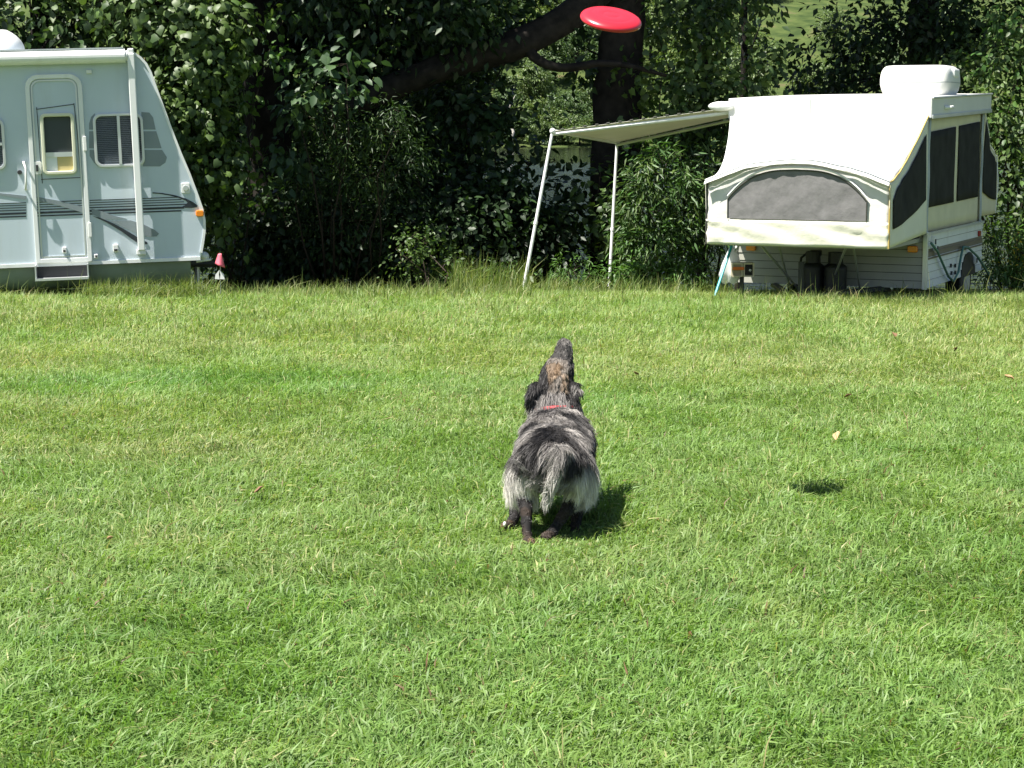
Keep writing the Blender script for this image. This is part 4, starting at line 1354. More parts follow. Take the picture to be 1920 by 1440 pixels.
# silhouetted leafy shrub in front of the water
bs = gbase(930, 24.2)
plant('riverside_shrub', 'dark big-leaved shrub silhouetted against the water', 'shrub', bs,
      [B(880, 230, 24.0, 70, .4, 60, 420), B(940, 260, 23.9, 40, .3, 50, 120), B(935, 315, 24.0, 40, .3, 25, 80), B(985, 375, 24.0, 35, .3, 30, 50), B(1020, 300, 24.0, 40, .3, 16, 30), B(1080, 380, 24, 25, .2, 30, 60), B(1075, 345, 24.0, 25, .3, 30, 40), B(880, 340, 24.0, 60, .4, 60, 380), B(1000, 275, 23.8, 50, .3, 14, 45), B(1060, 415, 24.0, 40, .35, 30, 200), B(960, 420, 24.0, 70, .4, 60, 420), B(870, 175, 24.2, 50, .3, 30, 200)],
      61, 'ovate', (0.10, 0.16), G_DARK, M_leaf, stems=8, stem_r=0.016, sub=0.14, shell=0.3, droop=0.5, twigs=50)
bs = gbase(830, 25.6)
plant('yellow_leaved_shrub', 'shrub with yellow-green leaves beyond the heavy limb', 'shrub', bs,
      [B(840, 180, 25.4, 60, .35, 35, 260), B(830, 270, 25.5, 55, .35, 50, 320), B(800, 230, 25.6, 60, .4, 60, 300)], 62, 'ovate', (0.08, 0.13), G_YEL, M_leaf, stems=5, sub=0.15, twigs=30)  # yellow-green palette on every leaf

# big tree with the massive trunk behind the awning
bs = gbase(1152, 24.3)
limb = [W(1180, -70, 24.2), W(1105, 0, 24.0), W(1035, 50, 23.8), W(960, 85, 23.7), W(850, 118, 23.6), W(730, 165, 23.5), W(600, 225, 23.4)]
twig2 = [W(985, 88, 23.7), W(1012, 115, 23.6), W(1050, 127, 23.6), W(1085, 125, 23.6), W(1125, 119, 23.6), W(1180, 124, 23.6), W(1250, 142, 23.6)]
trk = [bs, W(1150, 330, 24.3), W(1160, 120, 24.3), W(1172, -60, 24.3), (bs[0] + .3, 24.4, 6.5), (bs[0], 24.6, 10)]
plant('big_tree', 'big tree with massive dark trunk and long drooping limb behind the awning', 'tree', bs,
      [((1.6, 24.4, 8.4), (2.4, 2.2, 1.9), 5200, 1.9), ((-0.3, 24.2, 6.8), (1.9, 1.8, 1.1), 3200, 1.9), ((3.4, 24.6, 7.6), (1.9, 1.8, 1.4), 3400, 1.9), ((0.6, 24.6, 5.1), (1.6, 1.0, .6), 1900, 1.9), ((2.4, 24.9, 5.2), (1.3, 1.0, .7), 1400, 1.9), ((-1.6, 25.6, 6.0), (1.6, 1.4, 1.0), 2200, 1.9), ((4.4, 25.2, 5.6), (1.3, 1.2, .9), 1500, 1.9),
       B(900, 60, 23.8, 70, .3, 40, 260), B(1100, 80, 24.5, 40, .3, 60, 160), B(1300, -10, 24.2, 80, .4, 45, 300), B(960, 10, 24.2, 100, .4, 30, 300), B(1010, 215, 23.7, 30, .2, 30, 40), B(930, 160, 23.7, 26, .2, 26, 40)],
      63, 'diamond', (0.10, 0.16), G_DARK + G_MID[:2], M_leaf,
      trunk=[(trk, [.36, .28, .27, .27, .22, .1]), (limb, [.2, .185, .175, .17, .165, .15, .12]), (twig2, [.075, .06, .052, .048, .044, .036, .02]), ([trk[4], (3.0, 24.6, 8)], [.12, .05]), ([trk[4], (.2, 24.2, 7.5)], [.12, .05])],
      sub=0.22, crown='crown', trunk_name='trunk', twigs=110)
bs = gbase(1190, 23.7)
plant('trunk_ivy', 'ivy with small round leaves clinging round the massive trunk', 'vine', bs,
      [B(1195, 230, 23.8, 30, .15, 60, 90), B(1210, 330, 23.8, 30, .15, 60, 140), B(1150, 420, 23.7, 50, .2, 50, 320), B(1215, 130, 23.8, 25, .15, 60, 90), B(1120, 370, 23.8, 30, .2, 60, 160)], 64, 'heart', (0.06, 0.10), G_MID, M_leaf, stems=5, stem_r=0.012, sub=0.12, twigs=20)

# narrow-leaved shrub between the awning pole and the camper
bs = gbase(1255, 23.3)
plant('willow_shrub', 'tall sunlit shrub with narrow willow-like leaves left of the pop-up camper', 'shrub', bs,
      [B(1245, 330, 23.15, 55, .3, 55, 800), B(1205, 400, 23.05, 50, .3, 60, 800), B(1290, 390, 23.25, 60, .35, 70, 1000), B(1235, 460, 23.05, 70, .3, 50, 800), B(1315, 330, 23.45, 45, .3, 40, 420), B(1320, 450, 23.35, 50, .3, 60, 600), B(1180, 460, 23.15, 30, .25, 40, 300)],
      65, 'lance', (0.09, 0.15), G_MID[1:] + G_BLUE[2:] + G_BRIGHT[:2] + G_YEL[:2], M_leaf_gloss, stems=9, stem_r=0.014, sub=0.12, droop=0.5, twigs=70)
bs = gbase(1330, 24.6)
plant('leafy_shrub', 'leafy shrub rising behind the camper roof end of the awning', 'shrub', bs,
      [B(1300, 110, 24.3, 50, .3, 50, 240), B(1360, 170, 24.2, 50, .3, 40, 260), B(1290, 200, 24.3, 60, .35, 60, 420), B(1380, 250, 24.2, 40, .3, 60, 300), B(1250, 270, 24.5, 70, .4, 50, 420), B(1330, 280, 24.6, 70, .4, 70, 420), B(1440, 130, 24.6, 50, .3, 30, 160), B(1270, 40, 24.3, 55, .3, 50, 240), B(1345, 55, 24.4, 50, .3, 40, 170), B(1390, 10, 25, 60, .4, 30, 170)],
      66, 'ovate', (0.08, 0.14), G_MID + G_BRIGHT[:1], M_leaf_gloss, stems=8, stem_r=0.016, sub=0.15, twigs=50)
for k, (px, d, r_) in enumerate(((1312, 26.5, .07), (1380, 29, .06))):
    bs = gbase(px, d)
    plant('slender_tree', ['slender dark tree trunk right of the massive trunk', 'thin dark stem rising just left of the camper roof'][k], 'tree', bs,
          [((bs[0], d, 6.2), (1.2, 1.2, 1.0), 900), ((bs[0] + .5, d, 5), (.8, .8, .5), 350), B(px + 20, 20, d, 50, .4, 40, 90)], 70 + k, 'diamond', (0.11, 0.17), G_DARK, M_leaf, trunk=[([bs, (bs[0] + .05, d, 2.5), (bs[0] - .05, d, 6)], [r_, r_ * .9, r_ * .5])],
          sub=0.22, crown='crown', trunk_name='trunk', twigs=20, group='slender trees by the river')

# dark trees behind the camper
bs = gbase(1700, 27.4)
plant('shade_tree', 'dark spreading tree behind the roof of the pop-up camper', 'tree', bs,
      [((5.4, 27.2, 8.0), (2.6, 2.0, 1.8), 4200, 1.9), ((7.6, 26.4, 7.2), (2.2, 1.8, 1.6), 3200, 1.9), ((4.6, 26.6, 5.6), (1.6, 1.4, .8), 1600, 1.9), ((7.0, 26.0, 4.8), (1.8, 1.4, .8), 1800, 1.9),
       B(1560, 120, 26.8, 90, .4, 50, 520), B(1640, 80, 26.8, 90, .5, 60, 620), B(1760, 60, 26.6, 100, .5, 80, 900), B(1850, 30, 26.2, 90, .5, 70, 800), B(1640, 190, 27.4, 150, .5, 60, 800), B(1690, 0, 26.6, 60, .4, 30, 200), B(1600, -10, 26.8, 30, .3, 30, 70)],
      67, 'diamond', (0.09, 0.15), G_DARK + G_MID[:1], M_leaf, trunk=[([bs, (bs[0] + .1, 27.4, 2.5), (bs[0], 27.3, 5), (bs[0] - .3, 27.2, 8)], [.24, .2, .17, .08]), ([(bs[0], 27.3, 4.2), (bs[0] + 1.5, 26.6, 6.5)], [.1, .05])],
      sub=0.22, crown='crown', trunk_name='trunk', twigs=80)
bs = gbase(1890, 23.6)
plant('roadside_bush', 'tall sunlit green bush at the right behind the rear of the pop-up camper', 'bush', bs,
      [B(1890, 130, 23.8, 70, .4, 70, 900), B(1860, 230, 23.5, 45, .35, 60, 700), B(1930, 240, 23.4, 70, .4, 90, 900), B(1880, 350, 23.6, 60, .4, 70, 700), B(1940, 400, 23.4, 70, .4, 90, 700), B(2030, 260, 23.6, 90, .5, 160, 900), B(1800, 150, 24.2, 50, .4, 50, 400), B(1900, 40, 24.0, 60, .4, 50, 420)],
      68, 'ovate', (0.06, 0.105), G_MID + G_BRIGHT[:2], M_leaf, stems=10, stem_r=0.02, sub=0.14, twigs=70)
bs = gbase(1885, 22.6)
plant('flowering_weeds', 'bright weeds dotted with small yellow flowers behind the camper wheel', 'weed', bs,
      [B(1875, 460, 22.6, 40, .3, 40, 500), B(1910, 490, 22.5, 45, .3, 45, 600), B(1860, 510, 22.5, 40, .3, 25, 300), B(1960, 470, 22.6, 50, .4, 60, 500)], 69, 'lance', (0.06, 0.11), G_BRIGHT + G_YEL[1:2], M_leaf, stems=12, stem_r=0.007, sub=0.09, twigs=40)
fw_root = bpy.data.objects['flowering_weeds']
gq = np.random.default_rng(5)
n = 70
P = np.stack([gq.normal(X(1893, 22.4), .14, n), gq.normal(22.25, .06, n), gq.normal(W(1893, 478, 22.4).z, .10, n)], -1)
V, Fa, k = leaf_arrays(P - np.array(fw_root.location), norm(gq.normal(size=(n, 3)) + np.array([0, -.6, .6])), norm(gq.normal(size=(n, 3))), gq.uniform(.02, .04, n), 'diamond')
fo = link('flowers', mesh_np('flowers', V, Fa, np.repeat(leaf_cols(n, gq, [(.55, .38, .02), (.7, .5, .03)], .2), k, 0)), M_leaf, fw_root)
fo['kind'] = 'stuff'
for k, (px, d, lab) in enumerate(((2200, 24.8, 'leafy tree standing past the right end of the sunlit bush'), (-330, 24.4, 'leafy tree standing past the left end of the travel trailer'))):
    bs = gbase(px, d)
    plant('edge_tree', lab, 'tree', bs, [B(px, 60, d, 170, .8, 120, 1500, ), B(px - 60, 250, d, 150, .8, 120, 1300), B(px + 40, 420, d, 160, .7, 110, 1200), B(px, -150, d, 190, 1.0, 120, 1200)], 170 + k, 'ovate', (0.09, 0.15), G_DARK[1:] + G_MID, M_leaf, trunk=[([bs, (bs[0], d, 2.2), (bs[0] + .1, d, 4.5)], [.16, .13, .06])], sub=0.22, crown='crown', trunk_name='trunk', twigs=30)
# low weeds along the back edge of the grass
weeds = [(1075, 21.6, 508, 50, 'bright low weeds between the two awning poles'), (1235, 21.6, 508, 55, 'low sunlit weeds at the foot of the willow-like shrub'), (1310, 21.0, 515, 50, 'low weeds beside the teal pole'), (1175, 21.8, 512, 40, 'low weeds just right of the right awning pole'), (920, 21.3, 515, 50, 'weed clump left of the left awning pole')]
for k, (px, d, py, rp, lab) in enumerate(weeds):
    bs = gbase(px, d)
    plant('weed_clump', lab, 'weed', bs, [B(px, py, d, rp, .25, 22, 320), B(px - rp * .6, py + 10, d, rp * .5, .2, 18, 150), B(px + rp * .6, py + 8, d, rp * .5, .2, 18, 150)], 80 + k, 'diamond' if k % 2 else 'lance', (0.04, 0.08), G_BRIGHT[:2] + G_YEL[:1], M_leaf, stems=6, stem_r=0.006, sub=0.07, up=0.8, twigs=25, group='weeds along the back of the field')

# ------------------------------------------------------------------ far bank
def far_tree(kind, seed):
    g = np.random.default_rng(seed)
    root = empty(['far_bush', 'far_tree'][kind])
    h = [4.0, 9.0][kind]
    blobs = []
    for k in range(9):
        a = g.uniform(0, 2 * PI)
        rr = g.uniform(0, 1) * h * [0.45, 0.28][kind]
        zz = g.uniform([0.2, 0.35][kind], 0.85) * h
        blobs.append(((rr * math.cos(a), rr * math.sin(a), zz), (h * .22, h * .22, h * .16), 330))
    P, N, D, SC, _ = cluster_leaves(blobs, seed, sub=h * 0.05, shell=0.4)
    n = len(P)
    V, Fa, k = leaf_arrays(P, N, D, g.uniform(.22, .5, n) * (h / 6) ** .5, 'diamond')
    pal = [G_YEL, [(0.06, 0.10, 0.03), (0.09, 0.14, 0.045), (0.12, 0.17, 0.05)], [(0.045, 0.085, 0.028), (0.07, 0.12, 0.04), (0.10, 0.15, 0.05)]][seed % 3]
    link('crown', mesh_np('crown', V, Fa, np.repeat(leaf_cols(n, g, pal, .3), k, 0)), M_leaf, root)
    w = MB().tube([(0, 0, -.6), (.1, 0, h * .4), (0, .1, h * .8)], [h * .03, h * .022, h * .008], 7)
    for k in range(6):
        w.tube([(0, 0, h * .3), Vector(blobs[k][0])], [h * .012, h * .004], 5, caps=False)
    w.build('trunk', M_bark, root)
    return root


protos = [far_tree(k % 2, 200 + k) for k in range(6)]
used = [False] * 6
spots = []
gg = np.random.default_rng(77)
for px in list(np.arange(800, 1130, 26)) + list(np.arange(1180, 1700, 60)):
    spots.append((px + gg.uniform(-8, 8), gg.uniform(252, 258), 0))
for px in list(np.arange(820, 1130, 30)) + list(np.arange(1190, 1620, 50)):
    spots.append((px + gg.uniform(-12, 12), gg.uniform(262, 285), gg.integers(0, 2)))
for px in list(np.arange(830, 1330, 42)) + [1560, 1610, 1660, 1720]:
    spots.append((px + gg.uniform(-14, 14), gg.uniform(295, 320), 1))
for px in list(np.arange(920, 1110, 15)):
    spots.append((px + gg.uniform(-6, 6), gg.uniform(259, 267), 0))
for px in list(np.arange(870, 1125, 21)):
    spots.append((px + gg.uniform(-8, 8), gg.uniform(268, 290), 0))
    spots.append((px + gg.uniform(-8, 8), gg.uniform(305, 330), 1))
for px in list(np.arange(1190, 1400, 22)):
    spots.append((px + gg.uniform(-8, 8), gg.uniform(300, 345), 1))
for px in list(np.arange(850, 1360, 45)) + [1395, 1440, 1476, 1520, 1580, 1640, 1740]:
    spots.append((px + gg.uniform(-14, 14), gg.uniform(348, 372), 1))
for k, (px, d, kd) in enumerate(spots):
    i = int(gg.integers(0, 3)) * 2 + int(kd)
    if not used[i]:
        o = protos[i]; used[i] = True
    else:
        o = copy_tree(protos[i])
    x = X(px, d)
    o.location = (x, d, gz(x, d) - 0.2)
    s = gg.uniform(.75, 1.25)
    o.scale = (s, s, s * gg.uniform(.85, 1.15))
    o.rotation_euler = (0, 0, gg.uniform(0, 6.28))
    if kd:
        tag(o, 'green tree on the hillside across the river', 'tree', 'trees across the river')
    else:
        tag(o, 'rounded green bush at the far water edge', 'bush', 'bushes on the far bank')
for i in range(6):
    if not used[i]:
        for ch in list(protos[i].children): bpy.data.objects.remove(ch)
        bpy.data.objects.remove(protos[i])
# pale snag leaning out over the far bank
sn = W(948, 268, 248); sn.z = gz(sn.x, 248)
sg = empty('dead_snag', sn)
M_snag = pmat('bleached_wood', (0.5, 0.46, 0.40), 0.8, var=0.2)
MB().tube([(0, 0, -1), (1.0, 0, 2.4), (.2, .5, 5), (1.2, .5, 7)], [.22, .18, .12, .05], 7).build('trunk', M_snag, sg)
MB().tube([(.7, 0, 2), (-1.2, 0, 4.2), (-1.6, 0, 6)], [.12, .08, .03], 6).build('branch', M_snag, sg)
tag(sg, 'bleached leafless snag leaning at the far water edge', 'dead tree')
# white house glimpsed on the hill
hx_, hy_ = X(1412, 395), 395.0
hz_ = W(1412, 12, 395).z
hs = empty('house', (hx_, hy_, hz_ - 1.5))
M_hw = pmat('house_wall', (0.75, 0.74, 0.72), 0.7, var=0.06)
M_hr = pmat('house_roof', (0.30, 0.29, 0.29), 0.8, var=0.1)
MB().box(-6, 6, 0, 7, -4, 3).build('wall', M_hw, hs)
MB().prism([(-.6, 3.01), (7.6, 3.01), (3.5, 6)], lambda a, b, h: (h, a, b), -6.6, 6.6).build('roof', M_hr, hs)
for xx in (-4.2, -1.2, 2.0, 4.6):
    w = MB().box(xx - .55, xx + .55, -.06, .02, .6, 2.2).build('window', M_dark, hs)
tag(hs, 'white house glimpsed through leaves at the top of the far hill', 'house')

# ------------------------------------------------------------------ the dog
def WV(px, py, d): return np.array(W(px, py, d))


# region, flow vector of the hair, hair length; chain of (px, py, d, rx, ry, rz)
BK, DN = np.array([0, -1, -.25]), np.array([0, -.25, -1])
SEG = []   # (p0, r0, p1, r1, region)


def chain(region, pts):
    q_ = [(WV(a, b, c), np.array(r if isinstance(r, tuple) else (r, r, r), dtype=float)) for a, b, c, r in pts]
    for k in range(len(q_) - 1):
        SEG.append((q_[k][0], q_[k][1], q_[k + 1][0], q_[k + 1][1], region))


chain('back', [(1034, 868, 7.47, (.125, .10, .10)), (1035, 862, 7.58, (.132, .12, .115)), (1040, 850, 7.72, (.142, .12, .128)), (1043, 838, 7.86, (.145, .12, .142)), (1045, 824, 7.98, (.134, .11, .138))])
chain('neck', [(1045, 818, 7.98, (.122, .10, .11)), (1043, 788, 8.04, (.108, .09, .09)), (1041, 760, 8.06, (.092, .08, .075)), (1041, 738, 8.07, (.078, .067, .06))])
chain('skull', [(1041, 732, 8.07, (.076, .066, .05)), (1043, 708, 8.09, (.074, .07, .055)), (1048, 688, 8.11, (.064, .062, .045))])
chain('muzzle', [(1051, 682, 8.12, (.054, .052, .04)), (1056, 664, 8.14, (.043, .042, .035)), (1058, 650, 8.15, (.036, .036, .03)), (1058, 644, 8.155, (.028, .03, .024))])
chain('ear', [(1018, 722, 8.06, (.03, .02, .02)), (1003, 727, 8.04, (.024, .014, .02)), (996, 742, 8.02, (.018, .014, .03)), (994, 758, 8.02, (.012, .012, .02))])
chain('earr', [(1066, 722, 8.06, (.03, .02, .02)), (1078, 725, 8.04, (.020, .014, .018)), (1084, 738, 8.02, (.013, .012, .018))])
chain('thigh', [(993, 878, 7.52, (.068, .09, .08)), (984, 906, 7.56, (.052, .07, .06)), (986, 926, 7.52, (.042, .05, .04))])
chain('leg', [(981, 922, 7.51, .034), (987, 962, 7.42, .026), (988, 998, 7.37, .0195), (989, 1015, 7.34, .022)])
chain('paw', [(989, 1014, 7.34, (.024, .03, .019)), (993, 1016, 7.30, (.026, .03, .018))])
chain('thighr', [(1077, 878, 7.52, (.068, .09, .08)), (1082, 906, 7.58, (.052, .07, .06)), (1080, 930, 7.56, (.042, .05, .04))])
chain('leg', [(1084, 926, 7.55, .034), (1063, 955, 7.47, .027), (1043, 986, 7.45, .0195), (1032, 1004, 7.42, .022)])
chain('paw', [(1032, 1003, 7.42, (.024, .03, .019)), (1024, 1006, 7.39, (.026, .03, .018))])
chain('chest', [(995, 872, 7.88, (.06, .08, .08)), (978, 908, 7.78, .04)])
chain('leg', [(978, 908, 7.78, .036), (966, 950, 7.70, .026), (965, 970, 7.65, .021), (955, 985, 7.58, .022)])
chain('paw', [(957, 984, 7.59, (.022, .02, .024)), (948, 988, 7.55, (.024, .02, .022))])
chain('chest', [(1088, 880, 7.88, (.06, .08, .09)), (1086, 920, 7.74, .045)])
chain('leg', [(1086, 920, 7.74, .042), (1083, 955, 7.64, .026), (1079, 985, 7.57, .021), (1078, 1003, 7.53, .022)])
chain('paw', [(1078, 1003, 7.53, (.024, .03, .019)), (1078, 1006, 7.58, (.026, .03, .018))])
chain('tail', [(1046, 858, 7.44, .030), (1052, 848, 7.37, .031), (1047, 870, 7.34, .024), (1035, 905, 7.34, .015), (1022, 938, 7.36, .008)])

dog_base = W(1035, 1010, 7.5)
dog_base.z = gz(dog_base.x, dog_base.y)
DB = np.array(dog_base)
dog = empty('dog', dog_base)
tag(dog, 'shaggy grey merle dog seen from behind, head tipped up towards the flying disc', 'dog')
mb = MB()
for (p0, r0, p1, r1, reg) in SEG:
    L = np.linalg.norm(p1 - p0)
    n = max(2, int(L / 0.012) + 1)
    for t in np.linspace(0, 1, n):
        c_ = p0 * (1 - t) + p1 * t - DB
        r_ = r0 * (1 - t) + r1 * t
        mb.ellipsoid(c_, *r_, 12, 8)
tmp = mb.build('body_blank', None)
m = tmp.modifiers.new('r', 'REMESH'); m.mode = 'VOXEL'; m.voxel_size = 0.0065
m = tmp.modifiers.new('s', 'SMOOTH'); m.iterations = 6; m.factor = 0.6
dg = bpy.context.evaluated_depsgraph_get()
bm_ = bpy.data.meshes.new_from_object(tmp.evaluated_get(dg))
bpy.data.objects.remove(tmp)
bm_.name = 'body'
for p_ in bm_.polygons: p_.use_smooth = True
nv = len(bm_.vertices)
bv = np.empty(nv * 3, np.float32); bm_.vertices.foreach_get('co', bv); bv = bv.reshape(-1, 3).astype(float)
bm_.calc_loop_triangles()
nt_ = len(bm_.loop_triangles)
tri = np.empty(nt_ * 3, np.int32); bm_.loop_triangles.foreach_get('vertices', tri); tri = tri.reshape(-1, 3)
REG = ['back', 'neck', 'skull', 'muzzle', 'ear', 'earr', 'thigh', 'thighr', 'leg', 'paw', 'chest', 'tail']


def classify(P):
    """nearest skeleton piece of each surface point (world coordinates)"""
    best = np.full(len(P), 1e9); reg = np.zeros(len(P), int); ax = np.zeros((len(P), 3)); cen = np.zeros((len(P), 3))
    for (p0, r0, p1, r1, rg) in SEG:
        d = p1 - p0
        t = np.clip(((P - p0) @ d) / max(d @ d, 1e-9), 0, 1)
        c_ = p0 + t[:, None] * d
        r_ = r0 * (1 - t[:, None]) + r1 * t[:, None]
        dist = np.linalg.norm((P - c_) / r_, axis=1) - 1
        dist = dist * r_.mean(1)
        m_ = dist < best
        best[m_] = dist[m_]; reg[m_] = REG.index(rg); ax[m_] = norm(d); cen[m_] = c_[m_]
    return reg, ax, cen


GREY, LGREY, BLK, TAN, CREAM, BRN = np.array([.15, .138, .13]), np.array([.28, .26, .24]), np.array([.018, .0165, .0165]), np.array([.30, .19, .10]), np.array([.62, .59, .54]), np.array([.055, .04, .032])


def mixc(a, b, t): return a * (1 - t[:, None]) + b * t[:, None]


def sst(x, a, b):
    t = np.clip((x - a) / (b - a), 0, 1)
    return t * t * (3 - 2 * t)


def coat(P, reg):
    """merle coat colour at world points"""
    n1 = vnoise(P * np.array([1, .7, 1]), 13, 3)
    n2 = vnoise(P, 34, 8)
    c_ = mixc(np.tile(GREY, (len(P), 1)), LGREY, sst(n2, .4, .75))
    c_ = mixc(c_, BLK, sst(n1, .53, .61) * .95)
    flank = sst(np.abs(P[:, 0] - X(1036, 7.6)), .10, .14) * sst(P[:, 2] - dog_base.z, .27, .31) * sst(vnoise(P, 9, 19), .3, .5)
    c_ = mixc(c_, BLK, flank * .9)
    hd = (reg == REG.index('skull'))
    c_[hd] = mixc(mixc(np.tile(LGREY * .62 + TAN * .15, (hd.sum(), 1)), BLK, sst(n2[hd], .62, .72)), TAN, sst(n1[hd], .42, .6) * .5)
    spot = np.exp(-(np.linalg.norm((P - WV(1034, 694, 8.06)) * np.array([1, .6, 1]), axis=1) / .036) ** 2)
    c_[hd] = mixc(c_[hd], TAN * .95, np.clip(spot[hd] * 1.6 * sst(n2[hd], .35, .7), 0, .55))
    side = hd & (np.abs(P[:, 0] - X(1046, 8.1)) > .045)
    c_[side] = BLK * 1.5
    mz = reg == REG.index('muzzle')
    c_[mz] = mixc(np.tile(GREY * .45, (mz.sum(), 1)), LGREY * .7, sst(n2[mz], .5, .7) * .7)
    er = (reg == REG.index('ear')) | (reg == REG.index('earr'))
    c_[er] = mixc(np.tile(BLK * 1.4, (er.sum(), 1)), LGREY, sst(n2[er], .6, .75) * .6)
    z = P[:, 2] - dog_base.z
    th_ = (reg == REG.index('thigh')) | (reg == REG.index('thighr'))
    low = sst(-z, -.33, -.255)
    rear = sst(-(P[:, 1]), -7.60, -7.42)
    c_[th_] = mixc(c_[th_], CREAM, (low * .95)[th_])
    bk = (reg == REG.index('back'))
    c_[bk] = mixc(c_[bk], CREAM * .8, (sst(-z, -.29, -.21) * .9)[bk])
    lg = (reg == REG.index('leg'))
    c_[lg] = mixc(np.tile(BLK * 1.6, (lg.sum(), 1)), BRN, sst(n2[lg], .5, .7))
    lgh = lg & (z > .15)
    c_[lgh] = mixc(c_[lgh], CREAM, sst(z[lgh], .13, .17))
    pw = (reg == REG.index('paw'))
    c_[pw] = mixc(np.tile(BRN * 1.1, (pw.sum(), 1)), TAN * .8, sst(n2[pw], .5, .75) * .6)
    tl = (reg == REG.index('tail'))
    c_[tl] = mixc(mixc(np.tile(LGREY * .72, (tl.sum(), 1)), BLK, sst(n1[tl], .55, .65) * .7), CREAM * .8, sst(-z[tl], -.33, -.24))
    return c_


breg, _, _ = classify(bv + DB)
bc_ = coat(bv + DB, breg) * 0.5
a = bm_.color_attributes.new('Col', 'FLOAT_COLOR', 'POINT')
c4 = np.ones((nv, 4), np.float32); c4[:, :3] = bc_
a.data.foreach_set('color', c4.ravel())
bm_.materials.clear()
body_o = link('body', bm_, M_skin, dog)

LEN = {'back': .066, 'neck': .062, 'skull': .020, 'muzzle': .010, 'ear': .040, 'earr': .034, 'thigh': .070, 'thighr': .072, 'leg': .008, 'paw': .006, 'chest': .03, 'tail': .038}
g = np.random.default_rng(21)
ta = bv[tri]
cr_ = np.cross(ta[:, 1] - ta[:, 0], ta[:, 2] - ta[:, 0])
area = np.linalg.norm(cr_, axis=1) / 2
NCL, NST = 7200, 14
ti = g.choice(nt_, NCL, p=area / area.sum())
uv = g.random((NCL, 2)); fl_ = uv.sum(1) > 1; uv[fl_] = 1 - uv[fl_]
CP = ta[ti, 0] + uv[:, :1] * (ta[ti, 1] - ta[ti, 0]) + uv[:, 1:] * (ta[ti, 2] - ta[ti, 0])
CN = norm(cr_[ti])
PWd = CP + DB
reg, axd, cen = classify(PWd)
Ln = np.array([LEN[r_] for r_ in REG])[reg] * g.uniform(.75, 1.2, NCL)
# collar zone: shorter coat
ncz = WV(1041, 772, 8.05)
colm = np.abs((PWd - ncz) @ norm(WV(1041, 745, 8.065) - WV(1044, 800, 8.03))) < .018
Ln[colm & (reg == REG.index('neck')) & (np.abs(PWd[:, 0] - X(1034, 8.0)) < .038)] *= .12
FLW = {'back': (0, -.8, -.55), 'neck': (0, -.45, -1), 'skull': (0, -.35, -1), 'muzzle': (0, -.2, -1), 'ear': (-.25, -.1, -1), 'earr': (.25, -.1, -1), 'thigh': (-.02, -.40, -1), 'thighr': (.02, -.40, -1), 'leg': (0, 0, -1), 'paw': (0, .3, -.6), 'chest': (0, -.35, -1), 'tail': (-.28, -.10, -1)}
flow = np.array([FLW[r_] for r_ in REG], dtype=float)[reg]
# on the back the hair parts to both sides
bk = reg == REG.index('back')
flow[bk, 0] += (CN[bk, 0]) * .7
sw = np.stack([vnoise(PWd, 11, 41) - .5, vnoise(PWd, 11, 42) - .5, vnoise(PWd, 11, 43) - .5], -1)
flow = norm(flow) + sw * np.where(np.isin(reg, [REG.index('thigh'), REG.index('thighr'), REG.index('chest')]), 1.05, 1.6)[:, None]
fT_ = flow - CN * np.sum(flow * CN, -1, keepdims=True)
fT_ = norm(fT_)
side = np.cross(CN, fT_)
col_c = coat(PWd, reg)
lift = .75 * np.where(np.isin(reg, [REG.index('back'), REG.index('neck'), REG.index('thigh'), REG.index('thighr'), REG.index('tail'), REG.index('chest')]), .34, .22)
ts = np.array([0, .3, .65, 1.0])
grav = np.where(np.isin(reg, [REG.index('thigh'), REG.index('thighr'), REG.index('tail'), REG.index('chest')]), .75, .25)
ph = vnoise(PWd, 10, 50) * 12
amp = (vnoise(PWd, 20, 51) - .5) * .9
spine = np.stack([CP + CN * (Ln * lift * math.sin(t * 2.0))[:, None] + fT_ * (Ln * t)[:, None] + side * (Ln * amp * np.sin(ph * .3 + t * 3.5) * t)[:, None] + np.array([0, 0, -1]) * (Ln * grav * t * t * .6)[:, None] for t in ts], 1)
# the long hair of the breeches ends in a ragged line above the hocks
zl = .076 + .026 * vnoise(PWd, 30, 77)
tipz = spine[:, 3, 2]
longr = np.isin(reg, [REG.index(r_) for r_ in ('thigh', 'thighr', 'back', 'chest', 'tail')])
cut = longr & (tipz < zl)
fac = np.clip((spine[:, 0, 2] - zl) / np.maximum(spine[:, 0, 2] - tipz, 1e-4), .08, 1)
spine[cut] = spine[cut][:, :1] + (spine[cut] - spine[cut][:, :1]) * fac[cut][:, None, None]
rad = np.clip(Ln * .20, .004, .012)
n = NCL * NST
ci = np.repeat(np.arange(NCL), NST)
o1 = (g.normal(size=(n, 1)) * fT_[ci] + g.normal(size=(n, 1)) * side[ci]) * rad[ci][:, None]
o2 = g.normal(size=(n, 3)) * (rad[ci] * .40)[:, None]
wts = 1 - ts
lenj = g.uniform(.7, 1.1, n)
pts = spine[ci][:, :1] + (spine[ci] - spine[ci][:, :1]) * lenj[:, None, None] + o1[:, None] * (0.25 + .75 * wts[None, :, None]) + o2[:, None] * ts[None, :, None]
pts[:, 0] -= CN[ci] * .004
tang = norm(pts[:, 3] - pts[:, 0])
wd = norm(np.cross(tang, g.normal(size=(n, 3)) * .7 + np.array([0, -1, .3])))
hw = np.where(Ln[ci] > .03, .0009, .0008) * g.uniform(.7, 1.3, n)
V = np.empty((n, 7, 3))
for k, wk in enumerate((1, .9, .6)):
    V[:, 2 * k] = pts[:, k] - wd * (hw * wk)[:, None]
    V[:, 2 * k + 1] = pts[:, k] + wd * (hw * wk)[:, None]
V[:, 6] = pts[:, 3]
